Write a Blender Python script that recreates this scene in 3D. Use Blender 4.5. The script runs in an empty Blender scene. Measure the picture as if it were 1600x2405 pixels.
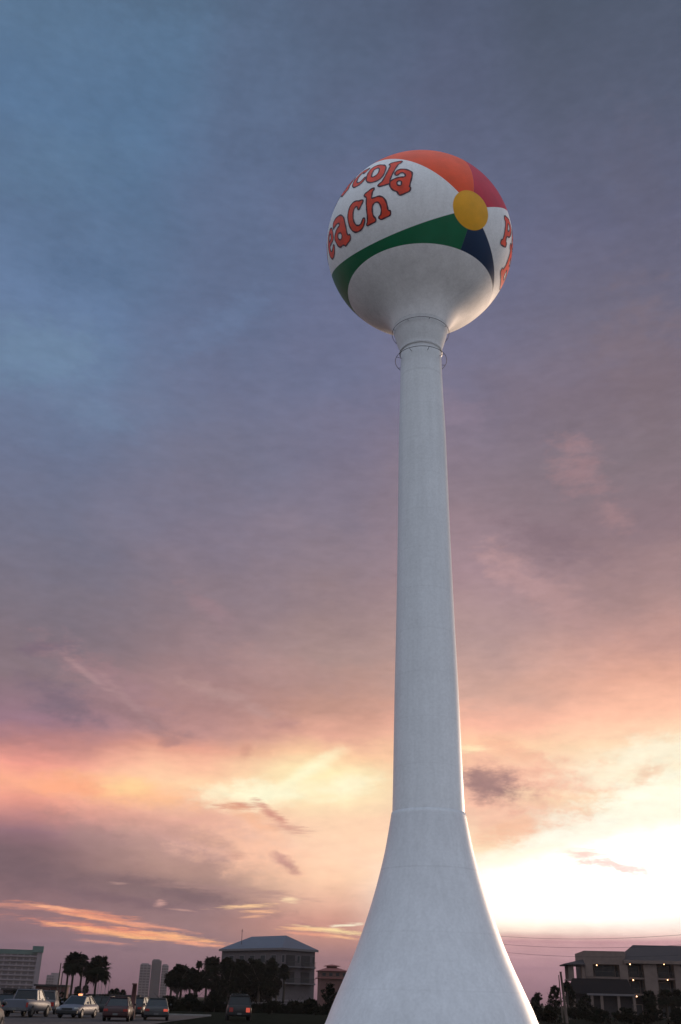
import bpy, bmesh, math, random
from math import sin, cos, tan, radians, degrees, pi, atan2, sqrt
from mathutils import Vector, Matrix, noise
from mathutils.geometry import delaunay_2d_cdt
random.seed(7)
S = bpy.context.scene
C = S.collection
R = radians

# ------------------------------------------------------------------ helpers
def obj(name, bm, mat=None, parent=None, smooth=False, mats=None):
    me = bpy.data.meshes.new(name)
    if isinstance(bm, bmesh.types.BMesh):
        bm.to_mesh(me); bm.free()
    else:
        me.from_pydata(bm[0], [], bm[1])
    me.update()
    o = bpy.data.objects.new(name, me); C.objects.link(o)
    if mats:
        for m in mats: me.materials.append(m)
    elif mat: me.materials.append(mat)
    if smooth:
        for p in me.polygons: p.use_smooth = True
    if parent: o.parent = parent
    return o
def tag(o, label=None, cat=None, group=None, kind=None):
    if label: o['label'] = label
    if cat: o['category'] = cat
    if group: o['group'] = group
    if kind: o['kind'] = kind
    return o
def thing(name, label, cat, loc=(0, 0, 0), rz=0, group=None):
    o = bpy.data.objects.new(name, None); C.objects.link(o)
    o.location = loc; o.rotation_euler = (0, 0, rz); o.empty_display_size = .2
    return tag(o, label, cat, group)
def copy_tree(o, parent=None):
    kids = [c for c in C.objects if c.parent == o]
    c = o.copy(); C.objects.link(c); c.parent = parent
    for k in kids: copy_tree(k, c)
    return c

def box(bm, x0, x1, y0, y1, z0, z1, bev=0):
    v = [bm.verts.new((x, y, z)) for z in (z0, z1) for x, y in ((x0, y0), (x1, y0), (x1, y1), (x0, y1))]
    F = [(3, 2, 1, 0), (4, 5, 6, 7), (0, 1, 5, 4), (1, 2, 6, 5), (2, 3, 7, 6), (3, 0, 4, 7)]
    fs = [bm.faces.new([v[i] for i in f]) for f in F]
    if bev:
        bmesh.ops.bevel(bm, geom=list({e for f in fs for e in f.edges}), offset=bev, segments=2, affect='EDGES')
def boxm(*b, bev=0):
    bm = bmesh.new()
    for q in b: box(bm, *q, bev=bev)
    return bm
def tube(bm, pts, r, n=8, caps=True, closed=False):
    rings = []
    N = len(pts)
    for i, p in enumerate(pts):
        p = Vector(p)
        if closed: a, b = Vector(pts[i - 1]), Vector(pts[(i + 1) % N])
        else: a, b = Vector(pts[max(i - 1, 0)]), Vector(pts[min(i + 1, N - 1)])
        d = (b - a).normalized()
        up = Vector((0, 0, 1)) if abs(d.z) < .9 else Vector((1, 0, 0))
        u = d.cross(up).normalized(); w = u.cross(d)
        rr = r[i] if isinstance(r, (list, tuple)) else r
        rings.append([bm.verts.new(p + (u * cos(2 * pi * k / n) + w * sin(2 * pi * k / n)) * rr) for k in range(n)])
    for i in range(N if closed else N - 1):
        A_, B_ = rings[i], rings[(i + 1) % N]
        for k in range(n): bm.faces.new((A_[k], A_[(k + 1) % n], B_[(k + 1) % n], B_[k]))
    if caps and not closed:
        bm.faces.new(rings[0]); bm.faces.new(rings[-1][::-1])
def lathe(bm, prof, n=96, cap=False):
    rings = []
    for r, z in prof:
        if r < 1e-5: rings.append([bm.verts.new((0, 0, z))])
        else: rings.append([bm.verts.new((r * cos(2 * pi * k / n), r * sin(2 * pi * k / n), z)) for k in range(n)])
    for a, b in zip(rings, rings[1:]):
        for k in range(n):
            k2 = (k + 1) % n
            f = [a[k % len(a)]] + ([a[k2]] if len(a) > 1 else []) + ([b[k2]] if len(b) > 1 else []) + [b[k % len(b)]]
            bm.faces.new(f)
    return rings

# ------------------------------------------------------------------ materials
def new_mat(name):
    m = bpy.data.materials.new(name); m.use_nodes = True
    nt = m.node_tree; b = nt.nodes['Principled BSDF']
    return m, nt, b
def srf(name, col, rough=.7, vary=.15, scale=3., bump=0., spec=.4, metal=0., bscale=None, stretch=(1, 1, 1), coat=0):
    m, nt, b = new_mat(name); N = nt.nodes; L = nt.links
    tc = N.new('ShaderNodeTexCoord'); mp = N.new('ShaderNodeMapping'); mp.inputs['Scale'].default_value = stretch
    L.new(tc.outputs['Object'], mp.inputs['Vector'])
    nz = N.new('ShaderNodeTexNoise'); nz.inputs['Scale'].default_value = scale; nz.inputs['Detail'].default_value = 6
    nz.inputs['Roughness'].default_value = .62
    L.new(mp.outputs[0], nz.inputs['Vector'])
    mr = N.new('ShaderNodeMapRange'); mr.inputs['From Min'].default_value = .3; mr.inputs['From Max'].default_value = .7
    mr.inputs['To Min'].default_value = 1 - vary; mr.inputs['To Max'].default_value = 1 + vary
    L.new(nz.outputs['Fac'], mr.inputs['Value'])
    vm = N.new('ShaderNodeVectorMath'); vm.operation = 'SCALE'; vm.inputs[0].default_value = col[:3]
    L.new(mr.outputs[0], vm.inputs['Scale']); L.new(vm.outputs[0], b.inputs['Base Color'])
    b.inputs['Roughness'].default_value = rough; b.inputs['Metallic'].default_value = metal
    b.inputs['Specular IOR Level'].default_value = spec
    if coat: b.inputs['Coat Weight'].default_value = coat; b.inputs['Coat Roughness'].default_value = .08
    if bump:
        n2 = N.new('ShaderNodeTexNoise'); n2.inputs['Scale'].default_value = bscale or scale * 6; n2.inputs['Detail'].default_value = 4
        L.new(mp.outputs[0], n2.inputs['Vector'])
        bp = N.new('ShaderNodeBump'); bp.inputs['Strength'].default_value = bump; bp.inputs['Distance'].default_value = .05
        L.new(n2.outputs['Fac'], bp.inputs['Height']); L.new(bp.outputs[0], b.inputs['Normal'])
    return m
def glow(name, col, strength):
    m, nt, b = new_mat(name)
    b.inputs['Base Color'].default_value = (*col, 1); b.inputs['Emission Color'].default_value = (*col, 1)
    b.inputs['Emission Strength'].default_value = strength
    return m
M = {
 'asphalt': srf('asphalt', (.055, .050, .052), .95, .25, .6, .3, bscale=12, spec=.12),
 'sand': srf('dark_turf', (.014, .015, .011), 1, .4, .5, .3, bscale=8, spec=.0),
 'palesand': srf('pale_bounce_sand', (.62, .59, .55), .95, .12, .8, .3, bscale=10, spec=.1),
 'line': srf('lane_paint', (.2, .2, .2), .7, .2, 4),
 'kerb': srf('kerb_concrete', (.22, .21, .2), .85, .2, 2),
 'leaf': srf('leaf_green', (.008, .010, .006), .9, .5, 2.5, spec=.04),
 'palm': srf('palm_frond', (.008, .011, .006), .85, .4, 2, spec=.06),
 'bark': srf('bark', (.035, .028, .022), .9, .35, 5, .6),
 'stucco_h': srf('grey_stucco', (.095, .077, .082), .85, .12, 1.2, .2),
 'trim_h': srf('pale_trim', (.14, .12, .125), .8, .12, 1.5),
 'metalroof': srf('standing_seam_roof', (.075, .082, .105), .45, .1, .8, spec=.5),
 'glass': srf('dark_glass', (.015, .018, .022), .28, .1, 1, spec=.3),
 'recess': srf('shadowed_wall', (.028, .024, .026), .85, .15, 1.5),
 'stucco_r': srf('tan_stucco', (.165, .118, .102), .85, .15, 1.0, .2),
 'roof_r': srf('brown_shingle', (.036, .028, .030), .85, .25, 6, .4),
 'roof_d': srf('dark_shingle', (.011, .009, .010), .95, .3, 5, .4, spec=.1),
 'rail': srf('dark_rail', (.04, .036, .036), .6, .1, 3),
 'redroof': srf('red_tile_roof', (.20, .065, .06), .8, .2, 4, .3),
 'redwall': srf('red_brown_wall', (.12, .055, .05), .85, .15, 2),
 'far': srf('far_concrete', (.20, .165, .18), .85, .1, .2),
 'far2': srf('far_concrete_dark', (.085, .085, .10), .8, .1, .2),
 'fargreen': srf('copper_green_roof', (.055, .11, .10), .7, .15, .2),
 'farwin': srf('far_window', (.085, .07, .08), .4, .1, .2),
 'wood': srf('weathered_wood', (.085, .06, .05), .9, .3, 3, .4, stretch=(1, 1, .15)),
 'redpost': srf('red_brown_paint', (.09, .035, .035), .7, .25, 4),
 'wire': srf('wire', (.03, .028, .03), .6, .05, 1),
 'tyre': srf('tyre_rubber', (.012, .012, .013), .85, .2, 6),
 'rim': srf('wheel_alloy', (.12, .12, .125), .5, .1, 6, metal=.8),
 'plate': srf('number_plate', (.12, .12, .12), .5, .1, 10),
 'black_trim': srf('black_trim', (.015, .015, .016), .5, .1, 8),
 'redlamp': srf('tail_lamp_red', (.30, .02, .015), .2, .1, 8, spec=.7),
 'headlamp': srf('headlamp_lens', (.5, .5, .48), .15, .1, 8, spec=.8),
 'c_white': srf('white_car_paint', (.095, .102, .13), .45, .06, 1.5, coat=.0),
 'c_silver': srf('silver_car_paint', (.09, .09, .10), .45, .06, 1.5, coat=.0),
 'c_dark': srf('dark_car_paint', (.010, .010, .012), .42, .1, 1.5, coat=.05),
 'c_maroon': srf('maroon_car_paint', (.035, .009, .011), .42, .1, 1.5, coat=.05),
 'c_grey': srf('grey_car_paint', (.045, .045, .048), .45, .1, 1.5, coat=.0),
 'hoop': srf('galvanised_hoop', (.07, .07, .085), .55, .2, 5, metal=.3),
 'lampglow': glow('warm_lamp', (1.0, .52, .25), 9.0),
 'redglow': glow('red_sign_light', (.9, .16, .08), 1.6),
 'taillit': glow('lit_tail_lamp', (1.0, .14, .08), .3),
 'headlit': glow('lit_lamp_pale', (.9, .85, .75), 1.6),
}

# ------------------------------------------------------------------ camera
PIT = math.atan(1147 / 2300); ROLL = R(1.47)
fw = Vector((0, cos(PIT), sin(PIT))); r0 = Vector((1, 0, 0)); u0 = Vector((0, -sin(PIT), cos(PIT)))
Rv = cos(ROLL) * r0 + sin(ROLL) * u0; Uv = -sin(ROLL) * r0 + cos(ROLL) * u0
cd = bpy.data.cameras.new('camera'); cam = bpy.data.objects.new('camera', cd); C.objects.link(cam)
mw = Matrix((Rv, Uv, -fw)).transposed().to_4x4(); mw.translation = (0, 0, 1.6)
cam.matrix_world = mw
cd.sensor_fit = 'VERTICAL'; cd.sensor_height = 24; cd.lens = 24 * 2300 / 2405
cd.clip_start = .1; cd.clip_end = 20000
S.camera = cam
S.render.resolution_x = 681; S.render.resolution_y = 1024

AZX = [(-165, -20), (82, -15), (318, -10), (546, -5), (771, 0), (995, 5), (1224, 10), (1459, 15), (1706, 20), (1960, 25)]
def pos(x, D, z=0):
    """a spot D metres away in the compass direction of photo column x (at the horizon)"""
    for (a, A1), (b, B1) in zip(AZX, AZX[1:]):
        if x <= b or b == 1960: az = A1 + (B1 - A1) * (x - a) / (b - a); break
    az = R(az); return Vector((D * sin(az), D * cos(az), z))
def hgt(y, x, D):
    """height of a point seen at photo row y, D metres away"""
    hz = 2329 + (x) * .0257
    return 1.6 + (hz - y) / 2965 * D
def mpx(D): return D / 2640.   # metres per photo pixel sideways

# ------------------------------------------------------------------ tower
AX, AY = 6.04, 63.72
CZ, RB, SZ = 58.5, 7.76, .97
tower = thing('water_tower', 'tall white beach ball water tower with red Pensacola Beach lettering and flared base', 'water tower', (AX, AY, 0))

def paint(name, base=(.72, .73, .74), scale=.35, vary=.05, seams=()):
    """weathered white tower paint with faint weld seams and streaks"""
    m, nt, b = new_mat(name); N = nt.nodes; L = nt.links
    tc = N.new('ShaderNodeTexCoord'); P_ = tc.outputs['Object']
    def nz(sc, st, det=5, ro=.6):
        mp = N.new('ShaderNodeMapping'); mp.inputs['Scale'].default_value = st; L.new(P_, mp.inputs['Vector'])
        n = N.new('ShaderNodeTexNoise'); n.inputs['Scale'].default_value = sc; n.inputs['Detail'].default_value = det
        n.inputs['Roughness'].default_value = ro; L.new(mp.outputs[0], n.inputs['Vector']); return n.outputs['Fac']
    def mr(v, a, b_, c, d):
        q = N.new('ShaderNodeMapRange'); q.inputs[1].default_value = a; q.inputs[2].default_value = b_
        q.inputs[3].default_value = c; q.inputs[4].default_value = d; L.new(v, q.inputs[0]); return q.outputs[0]
    def mul(a, b_):
        q = N.new('ShaderNodeMath'); q.operation = 'MULTIPLY'; L.new(a, q.inputs[0]); L.new(b_, q.inputs[1]); return q.outputs[0]
    v = mul(mr(nz(scale, (1, 1, 1)), .3, .7, 1 - vary, 1 + vary), mr(nz(2.2, (1, 1, .05)), .35, .7, 1.03, .94))
    v = mul(v, mr(nz(5.5, (1, 1, 1), 3), .35, .65, .955, 1.045))
    hgt_in = None
    sp = N.new('ShaderNodeSeparateXYZ'); L.new(P_, sp.inputs[0])
    for z, w, k in seams:
        a = N.new('ShaderNodeMath'); a.operation = 'SUBTRACT'; L.new(sp.outputs[2], a.inputs[0]); a.inputs[1].default_value = z
        c = N.new('ShaderNodeMath'); c.operation = 'ABSOLUTE'; L.new(a.outputs[0], c.inputs[0])
        v = mul(v, mr(c.outputs[0], w * .5, w, k, 1.0))
    vm = N.new('ShaderNodeVectorMath'); vm.operation = 'SCALE'; vm.inputs[0].default_value = base
    L.new(v, vm.inputs['Scale']); L.new(vm.outputs[0], b.inputs['Base Color'])
    b.inputs['Roughness'].default_value = .42; b.inputs['Specular IOR Level'].default_value = .45
    bp = N.new('ShaderNodeBump'); bp.inputs['Strength'].default_value = .25; bp.inputs['Distance'].default_value = .012
    L.new(nz(1.3, (1, 1, 1), 3), bp.inputs['Height']); L.new(bp.outputs[0], b.inputs['Normal'])
    return m, nt, b, vm
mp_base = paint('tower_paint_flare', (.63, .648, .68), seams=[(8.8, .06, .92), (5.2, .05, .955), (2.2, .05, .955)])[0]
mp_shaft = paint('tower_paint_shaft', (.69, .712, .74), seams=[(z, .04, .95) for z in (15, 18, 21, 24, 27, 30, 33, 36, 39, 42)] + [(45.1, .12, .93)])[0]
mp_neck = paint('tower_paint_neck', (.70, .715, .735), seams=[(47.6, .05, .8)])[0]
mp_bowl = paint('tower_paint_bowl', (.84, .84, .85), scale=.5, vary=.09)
mp_bowl[2].inputs['Roughness'].default_value = .6; mp_bowl[2].inputs['Specular IOR Level'].default_value = .3; mp_bowl = mp_bowl[0]

def catmull(pts, k=6):
    out = []
    for i in range(len(pts) - 1):
        p0 = pts[max(i - 1, 0)]; p1 = pts[i]; p2 = pts[i + 1]; p3 = pts[min(i + 2, len(pts) - 1)]
        for j in range(k):
            t = j / k
            out.append(tuple(.5 * (2 * b + (c - a) * t + (2 * a - 5 * b + 4 * c - d) * t * t + (3 * b - a - 3 * c + d) * t ** 3) for a, b, c, d in zip(p0, p1, p2, p3)))
    out.append(pts[-1]); return out
flare = [(6.42, 0), (6.13, .51), (5.80, 1.32), (5.26, 2.52), (4.71, 3.73), (4.22, 4.97), (3.78, 6.22), (3.37, 7.52), (3.02, 8.80), (2.70, 10.17), (2.37, 12.05), (2.335, 12.26)]
bm = bmesh.new(); lathe(bm, catmull(flare[:-1], 4) + [flare[-1], (2.28, 12.262)], 128)
obj('flared_base', bm, mp_base, tower, True)
shaft = [(2.285, 12.262), (2.235, 14.25), (2.13, 19.9), (1.98, 26.1), (1.86, 32.8), (1.76, 40.1), (1.66, 43.5), (1.61, 46.0), (1.60, 47.55), (1.63, 47.62)]
bm = bmesh.new(); lathe(bm, catmull(shaft[:-1], 5) + [shaft[-1]], 128)
obj('shaft', bm, mp_shaft, tower, True)
# cone neck flowing into the bowl
def sph_r(z): return sqrt(max(RB * RB - ((z - CZ) / SZ) ** 2, 0))
zr = CZ - .65 * RB * SZ
neck = [(1.64, 47.62), (1.68, 47.95), (1.86, 48.55), (2.08, 49.35), (2.2, 49.85)]
bm = bmesh.new(); lathe(bm, catmull(neck, 4), 128)
obj('cone_neck', bm, mp_neck, tower, True)
bowl = [(2.2, 49.86), (2.31, 50.2), (2.48, 50.58), (2.75, 50.98), (3.15, 51.4), (3.65, 51.78), (4.15, 52.12)]
bowl = [(r, z) for r, z in bowl]
zz = 52.45; tail = []
while zz < zr - .02:
    tail.append((sph_r(zz), zz)); zz += .15
tail.append((sph_r(zr), zr))
bm = bmesh.new(); lathe(bm, catmull(bowl + [tail[0]], 4) + tail[1:], 128)
obj('bowl', bm, mp_bowl, tower, True)

# --- painted ball
PX = Vector((0.4532, -0.8504, -0.2672)); E1 = Vector((-0.872, -0.4852, 0.065)); E2 = Vector((0.1849, -0.2035, 0.9615))
NS = [(-0.6495, -0.1097, -0.7524), (-0.3458, -0.444, 0.8266), (0.8782, 0.4773, -0.0294)]
m, nt, b, vm = paint('ball_paint', (.88, .89, .90), vary=.055)
N = nt.nodes; L = nt.links
tc = N.new('ShaderNodeTexCoord'); mp = N.new('ShaderNodeMapping'); mp.inputs['Scale'].default_value = (1, 1, 1 / SZ)
L.new(tc.outputs['Object'], mp.inputs['Vector'])
nrm = N.new('ShaderNodeVectorMath'); nrm.operation = 'NORMALIZE'; L.new(mp.outputs[0], nrm.inputs[0])
def dotn(v):
    d = N.new('ShaderNodeVectorMath'); d.operation = 'DOT_PRODUCT'; L.new(nrm.outputs[0], d.inputs[0]); d.inputs[1].default_value = v
    return d.outputs['Value']
def step(v, thr=0., neg=False):
    q = N.new('ShaderNodeMapRange'); q.inputs[1].default_value = thr - .0006; q.inputs[2].default_value = thr + .0006
    q.inputs[3].default_value = 1. if neg else 0.; q.inputs[4].default_value = 0. if neg else 1.; L.new(v, q.inputs[0]); return q.outputs[0]
D3 = [dotn(n) for n in NS]
pos3 = [step(d) for d in D3]; neg3 = [step(d, neg=True) for d in D3]
def mul(a, c):
    q = N.new('ShaderNodeMath'); q.operation = 'MULTIPLY'; L.new(a, q.inputs[0]); L.new(c, q.inputs[1]); return q.outputs[0]
# slight fading noise on the coloured paint
fz = N.new('ShaderNodeTexNoise'); fz.inputs['Scale'].default_value = .8; fz.inputs['Detail'].default_value = 5
L.new(tc.outputs['Object'], fz.inputs['Vector'])
fr = N.new('ShaderNodeMapRange'); fr.inputs[1].default_value = .3; fr.inputs[2].default_value = .7; fr.inputs[3].default_value = .9; fr.inputs[4].default_value = 1.1
L.new(fz.outputs['Fac'], fr.inputs[0])
cur = vm.outputs[0]
def lay(cur, mask, col):
    sc = N.new('ShaderNodeVectorMath'); sc.operation = 'SCALE'; sc.inputs[0].default_value = col; L.new(fr.outputs[0], sc.inputs['Scale'])
    x = N.new('ShaderNodeMix'); x.data_type = 'RGBA'; L.new(mask, x.inputs[0]); L.new(cur, x.inputs[6]); L.new(sc.outputs[0], x.inputs[7]); return x.outputs[2]
for sgn, col in (((-1, 1, -1), (.90, .085, .012)), ((-1, 1, 1), (.58, .012, .050)), ((1, -1, 1), (.006, .032, .092)), ((1, -1, -1), (.003, .155, .065))):
    ms = [pos3[i] if s > 0 else neg3[i] for i, s in enumerate(sgn)]
    cur = lay(cur, mul(mul(ms[0], ms[1]), ms[2]), col)
bt = Vector((0.4508, -0.8481, -0.2683)).normalized()
cur = lay(cur, step(dotn(bt), cos(R(12.2))), (.88, .42, .016))
cur = lay(cur, step(dotn(-bt), cos(R(12.2))), (.88, .42, .016))
L.new(cur, b.inputs['Base Color']); b.inputs['Roughness'].default_value = .5; b.inputs['Specular IOR Level'].default_value = .28
M['ball'] = m
bm = bmesh.new(); prof = []
t0 = math.asin(-.65)
for i in range(81):
    t = t0 + (pi / 2 - t0) * i / 80
    prof.append((RB * cos(t) if i < 80 else 0, RB * SZ * sin(t)))
lathe(bm, prof, 160)
ball = obj('ball', bm, m, tower, True); ball.location = (0, 0, CZ)

# --- lettering, painted on the ball (coordinates: degrees along and across the white panel)
G = {
'h': [[(29.5,4),(29.7,2.5),(29.1,.9),(29.2,-1.1),(29.3,-3.5),(31.4,-3.1),(34,-2.5),(36.9,-3.5),(39,-5.8),(40.4,-8.5),(41.1,-10.7),(41.7,-12),(43,-12.2),(43.5,-14.3),(42.9,-15.3),(40.7,-16.2),(37.8,-17.4),(36.3,-16.5),(36,-15.4),(37.3,-14.4),(37.3,-11.9),(36.6,-9.3),(35.3,-7.4),(33.8,-6.3),(32.1,-6.6),(31.1,-8),(31,-9.8),(31.5,-12.4),(32.3,-14.7),(34.1,-16.3),(34.4,-17.7),(33.4,-18.6),(31,-19.2),(28.6,-20.1),(27.7,-19.3),(28.3,-17.7),(28.2,-14.8),(27.3,-10.7),(26.3,-6.4),(25.8,-2.8),(25.1,-1.7),(23.2,-.4),(23.8,.9),(25.6,2.1),(27.4,3.4)]],
'c': [[(23.7,-3.5),(23.2,-5.4),(22.2,-7.4),(21.3,-8.9),(20.1,-8.4),(19.8,-7),(18.7,-6.1),(17.2,-7.2),(16.6,-9.7),(16.9,-12.8),(17.8,-15.6),(19.5,-17.8),(21.5,-18.7),(23.4,-18.1),(24.5,-16),(24.9,-14.8),(26.5,-15.3),(26.5,-17),(25.7,-19.7),(23.8,-21.5),(21.4,-22.2),(18.8,-22.1),(16.3,-20.6),(14,-17.5),(12.6,-13.8),(11.9,-10.2),(12.1,-6.8),(13.2,-4),(15.2,-2.5),(18.1,-2.2),(20.2,-3),(22.5,-2.8)]],
'a': [[(-6,-7.4),(-2.4,-5.9),(3.4,-6.3),(6.4,-8.1),(8.4,-10.6),(9.8,-14.6),(10.7,-17.7),(11.1,-20.6),(12.3,-22.1),(13.6,-21.9),(14.5,-23.8),(13.8,-25.2),(11.1,-26.5),(8.2,-27.6),(7,-26.7),(5.5,-26.1),(3.6,-26.5),(1.3,-26.2),(-.6,-24.5),(-2.3,-21.8),(-3.7,-19.2),(-3.3,-17.3),(-1.4,-15.1),(.9,-13.7),(3.2,-13.4),(3.4,-12.3),(2,-11.1),(-.5,-11),(-3,-11.7),(-4.5,-12.4),(-5.9,-10)],
      [(1.8,-17.6),(4.6,-18.1),(5.9,-20.2),(5.3,-21.9),(3.3,-22.3),(1.5,-20.9),(.7,-18.9)]],
'a2': [[(40.8,12.1),(40.1,13.9),(41,16.2),(43,17.2),(46.1,16.9),(48.5,15.9),(50.5,14.7),(51.3,12),(51.4,8.7),(51.4,5.6),(51.5,3.2),(52.3,2.9),(52.4,.6),(50.5,-.9),(47.3,-2.7),(46.3,-2.3),(44.8,-.2),(42.7,.5),(40.8,2),(39.4,4.2),(38.9,6.8),(39.9,8.1),(41.1,9),(42.7,9.8),(44.5,10.3),(46.3,10.3),(47.4,10.8),(46.8,12.7),(45,14),(43.6,13.7),(42.7,12),(41.7,11.6)],
       [(43.3,6.2),(44.2,7.5),(46,7),(46.5,4.4),(45.6,3.8),(44,4.4)]],
'l': [[(32.8,23.1),(33.9,24.5),(37,25.3),(41.4,25.8),(41.3,23.7),(39.8,22.2),(39.5,19.5),(39.1,16.1),(38.8,12),(38.6,8.7),(39.2,5.5),(37.3,5),(35.2,4.4),(32.5,4.1),(31.5,4.9),(32.3,6.4),(33.8,7.9),(34.4,11.1),(34.7,15.1),(34.7,19.6),(34.6,21.5)]],
'o': [[(18.6,23.4),(20.2,25),(22.6,25.6),(25.5,25),(29.6,23.3),(31.9,20.8),(32.9,17.1),(33,12.8),(31.9,10.1),(29.5,8.7),(25.8,8.4),(23.2,9.4),(20.9,11.6),(19.6,14.9),(18.6,18.9)],
      [(22.8,20.8),(25.4,21.8),(27.4,19.9),(28.3,16.5),(27.6,14.1),(25.4,12.9),(23.8,14.2),(23.1,17.1)]],
'e': [[(1,.5),(.97,.75),(.8,.95),(.5,1.02),(.2,.92),(.03,.67),(0,.38),(.1,.14),(.35,0),(.62,0),(.88,.1),(1.02,.27),(.88,.36),(.7,.25),(.52,.21),(.38,.29),(.33,.43),(.7,.45)],
      [(.33,.59),(.55,.6),(.68,.64),(.64,.78),(.5,.83),(.37,.75)]],
'n': [[(0,1),(.33,1.02),(.37,.88),(.55,1),(.78,.97),(.9,.78),(.89,.22),(1.02,.17),(1,0),(.6,-.02),(.58,.17),(.65,.22),(.64,.7),(.55,.79),(.42,.74),(.37,.6),(.37,.22),(.46,.17),(.45,0),(0,0),(-.02,.17),(.1,.22),(.1,.8),(0,.83)]],
's': [[(.88,.97),(.93,.66),(.76,.68),(.6,.82),(.42,.84),(.32,.74),(.42,.64),(.75,.53),(.95,.35),(.92,.14),(.7,0),(.4,-.03),(.2,.06),(.08,0),(.04,.34),(.22,.35),(.36,.19),(.55,.15),(.66,.24),(.58,.36),(.25,.48),(.05,.66),(.1,.88),(.33,1.01),(.6,.99),(.74,.92)]],
'P': [[(0,1),(.6,1.01),(.88,.92),(1,.7),(.9,.48),(.65,.37),(.42,.37),(.42,.18),(.56,.15),(.55,0),(.02,0),(0,.15),(.14,.2),(.14,.8),(0,.85)],
      [(.42,.55),(.6,.57),(.72,.68),(.62,.8),(.42,.82)]],
'B': [[(0,1),(.55,1.01),(.82,.93),(.89,.73),(.76,.56),(.95,.44),(1.01,.22),(.84,.04),(.55,-.01),(0,0),(0,.15),(.14,.2),(.14,.8),(0,.85)],
      [(.4,.61),(.53,.62),(.62,.71),(.53,.81),(.4,.82)], [(.4,.19),(.57,.19),(.7,.3),(.58,.41),(.4,.42)]],
}
def place(key, x0, x1, ya, yb, shear=0, tilt=0):
    g = G[key]; xs = [p[0] for p in g[0]]; ys = [p[1] for p in g[0]]
    lx, hx, ly, hy = min(xs), max(xs), min(ys), max(ys)
    out = []
    for c in g:
        cc = []
        for x, y in c:
            u = (x - lx) / (hx - lx); v = (y - ly) / (hy - ly)
            cc.append((x0 + u * (x1 - x0) + shear * (v - .5), ya + v * (yb - ya) + tilt * (u - .5)))
        out.append(cc)
    return out
WORDS = [place('P', -62, -48.5, -5.5, 15, tilt=4), place('e', -45.5, -34.5, 3, 18.5, tilt=3), place('n', -33, -21, 6.5, 21.5, tilt=2),
         place('s', -19.5, -10.8, 8.5, 24), place('a2', -9.8, 4, 9, 26), place('c', 5.6, 19, 9.5, 26.3), G['o'], G['l'], G['a2'],
         place('B', -48, -24.5, -20, 1.5, tilt=-3), place('e', -18, -5, -28, -8.5), G['a'], G['c'], G['h']]
def chaikin(c):
    out = []
    for i in range(len(c)):
        a, b_ = c[i], c[(i + 1) % len(c)]
        out.append((a[0] * .8 + b_[0] * .2, a[1] * .8 + b_[1] * .2)); out.append((a[0] * .2 + b_[0] * .8, a[1] * .2 + b_[1] * .8))
    return out
def densify(c, s=1.2):
    out = []
    for i in range(len(c)):
        a, b_ = c[i], c[(i + 1) % len(c)]; k = max(1, int(math.dist(a, b_) / s))
        for j in range(k): out.append((a[0] + (b_[0] - a[0]) * j / k, a[1] + (b_[1] - a[1]) * j / k))
    return out
def inside(p, cs):
    x, y = p; c = False
    for q in cs:
        for i in range(len(q)):
            (x1, y1), (x2, y2) = q[i], q[i - 1]
            if (y1 > y) != (y2 > y) and x < (x2 - x1) * (y - y1) / (y2 - y1) + x1: c = not c
    return c
def lettering(side, parent):
    fill = bmesh.new(); edge = bmesh.new()
    def onball(x, y, off):
        x, y = R(x), R(y)
        d = (PX * sin(x) + E1 * cos(x)) * cos(y) if side > 0 else (-PX * sin(x) - E1 * cos(x)) * cos(y)
        d = d + E2 * sin(y); k = RB + off
        return Vector((d.x * k, d.y * k, d.z * k * SZ))
    for g in WORDS:
        cs = [densify(chaikin(c)) for c in g]
        V = []; Ed = []
        for c in cs:
            n0 = len(V); V += [Vector(p) for p in c]; Ed += [(n0 + i, n0 + (i + 1) % len(c)) for i in range(len(c))]
        xs = [p.x for p in V]; ys = [p.y for p in V]
        x = min(xs)
        while x < max(xs):
            y = min(ys)
            while y < max(ys):
                if inside((x, y), cs): V.append(Vector((x, y)))
                y += 1.4
            x += 1.4
        vo, eo, fo, *_ = delaunay_2d_cdt(V, Ed, [], 0, 1e-5)
        vs = [fill.verts.new(onball(p.x, p.y, .012)) for p in vo]
        for f in fo:
            cx = sum(vo[i].x for i in f) / 3; cy = sum(vo[i].y for i in f) / 3
            if inside((cx, cy), cs): fill.faces.new([vs[i] for i in f])
        w = .42
        for c in cs:
            n = len(c); inn = []; out = []
            for i in range(n):
                a, p, q = Vector(c[i - 1]), Vector(c[i]), Vector(c[(i + 1) % n])
                t = (q - a)
                t = t.normalized() if t.length > 1e-6 else Vector((1, 0)); nn = Vector((-t.y, t.x))
                ww = w * (1 + .25 * sin(i * 1.7))
                inn.append(edge.verts.new(onball(*(p + nn * ww), .026))); out.append(edge.verts.new(onball(*(p - nn * ww), .026)))
            for i in range(n):
                j = (i + 1) % n; edge.faces.new((inn[i], inn[j], out[j], out[i]))
    for q in (fill, edge): bmesh.ops.recalc_face_normals(q, faces=q.faces)
    f = obj('lettering', fill, M['letter'], parent, True)
    e = obj('lettering_outline', edge, M['letter_edge'], parent, True)
    return f, e
M['letter'] = srf('red_letter_paint', (.84, .055, .012), .5, .22, 1.4)
M['letter_edge'] = srf('maroon_outline_paint', (.055, .008, .022), .5, .2, 2)
lettering(1, ball); lettering(-1, ball)

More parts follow.
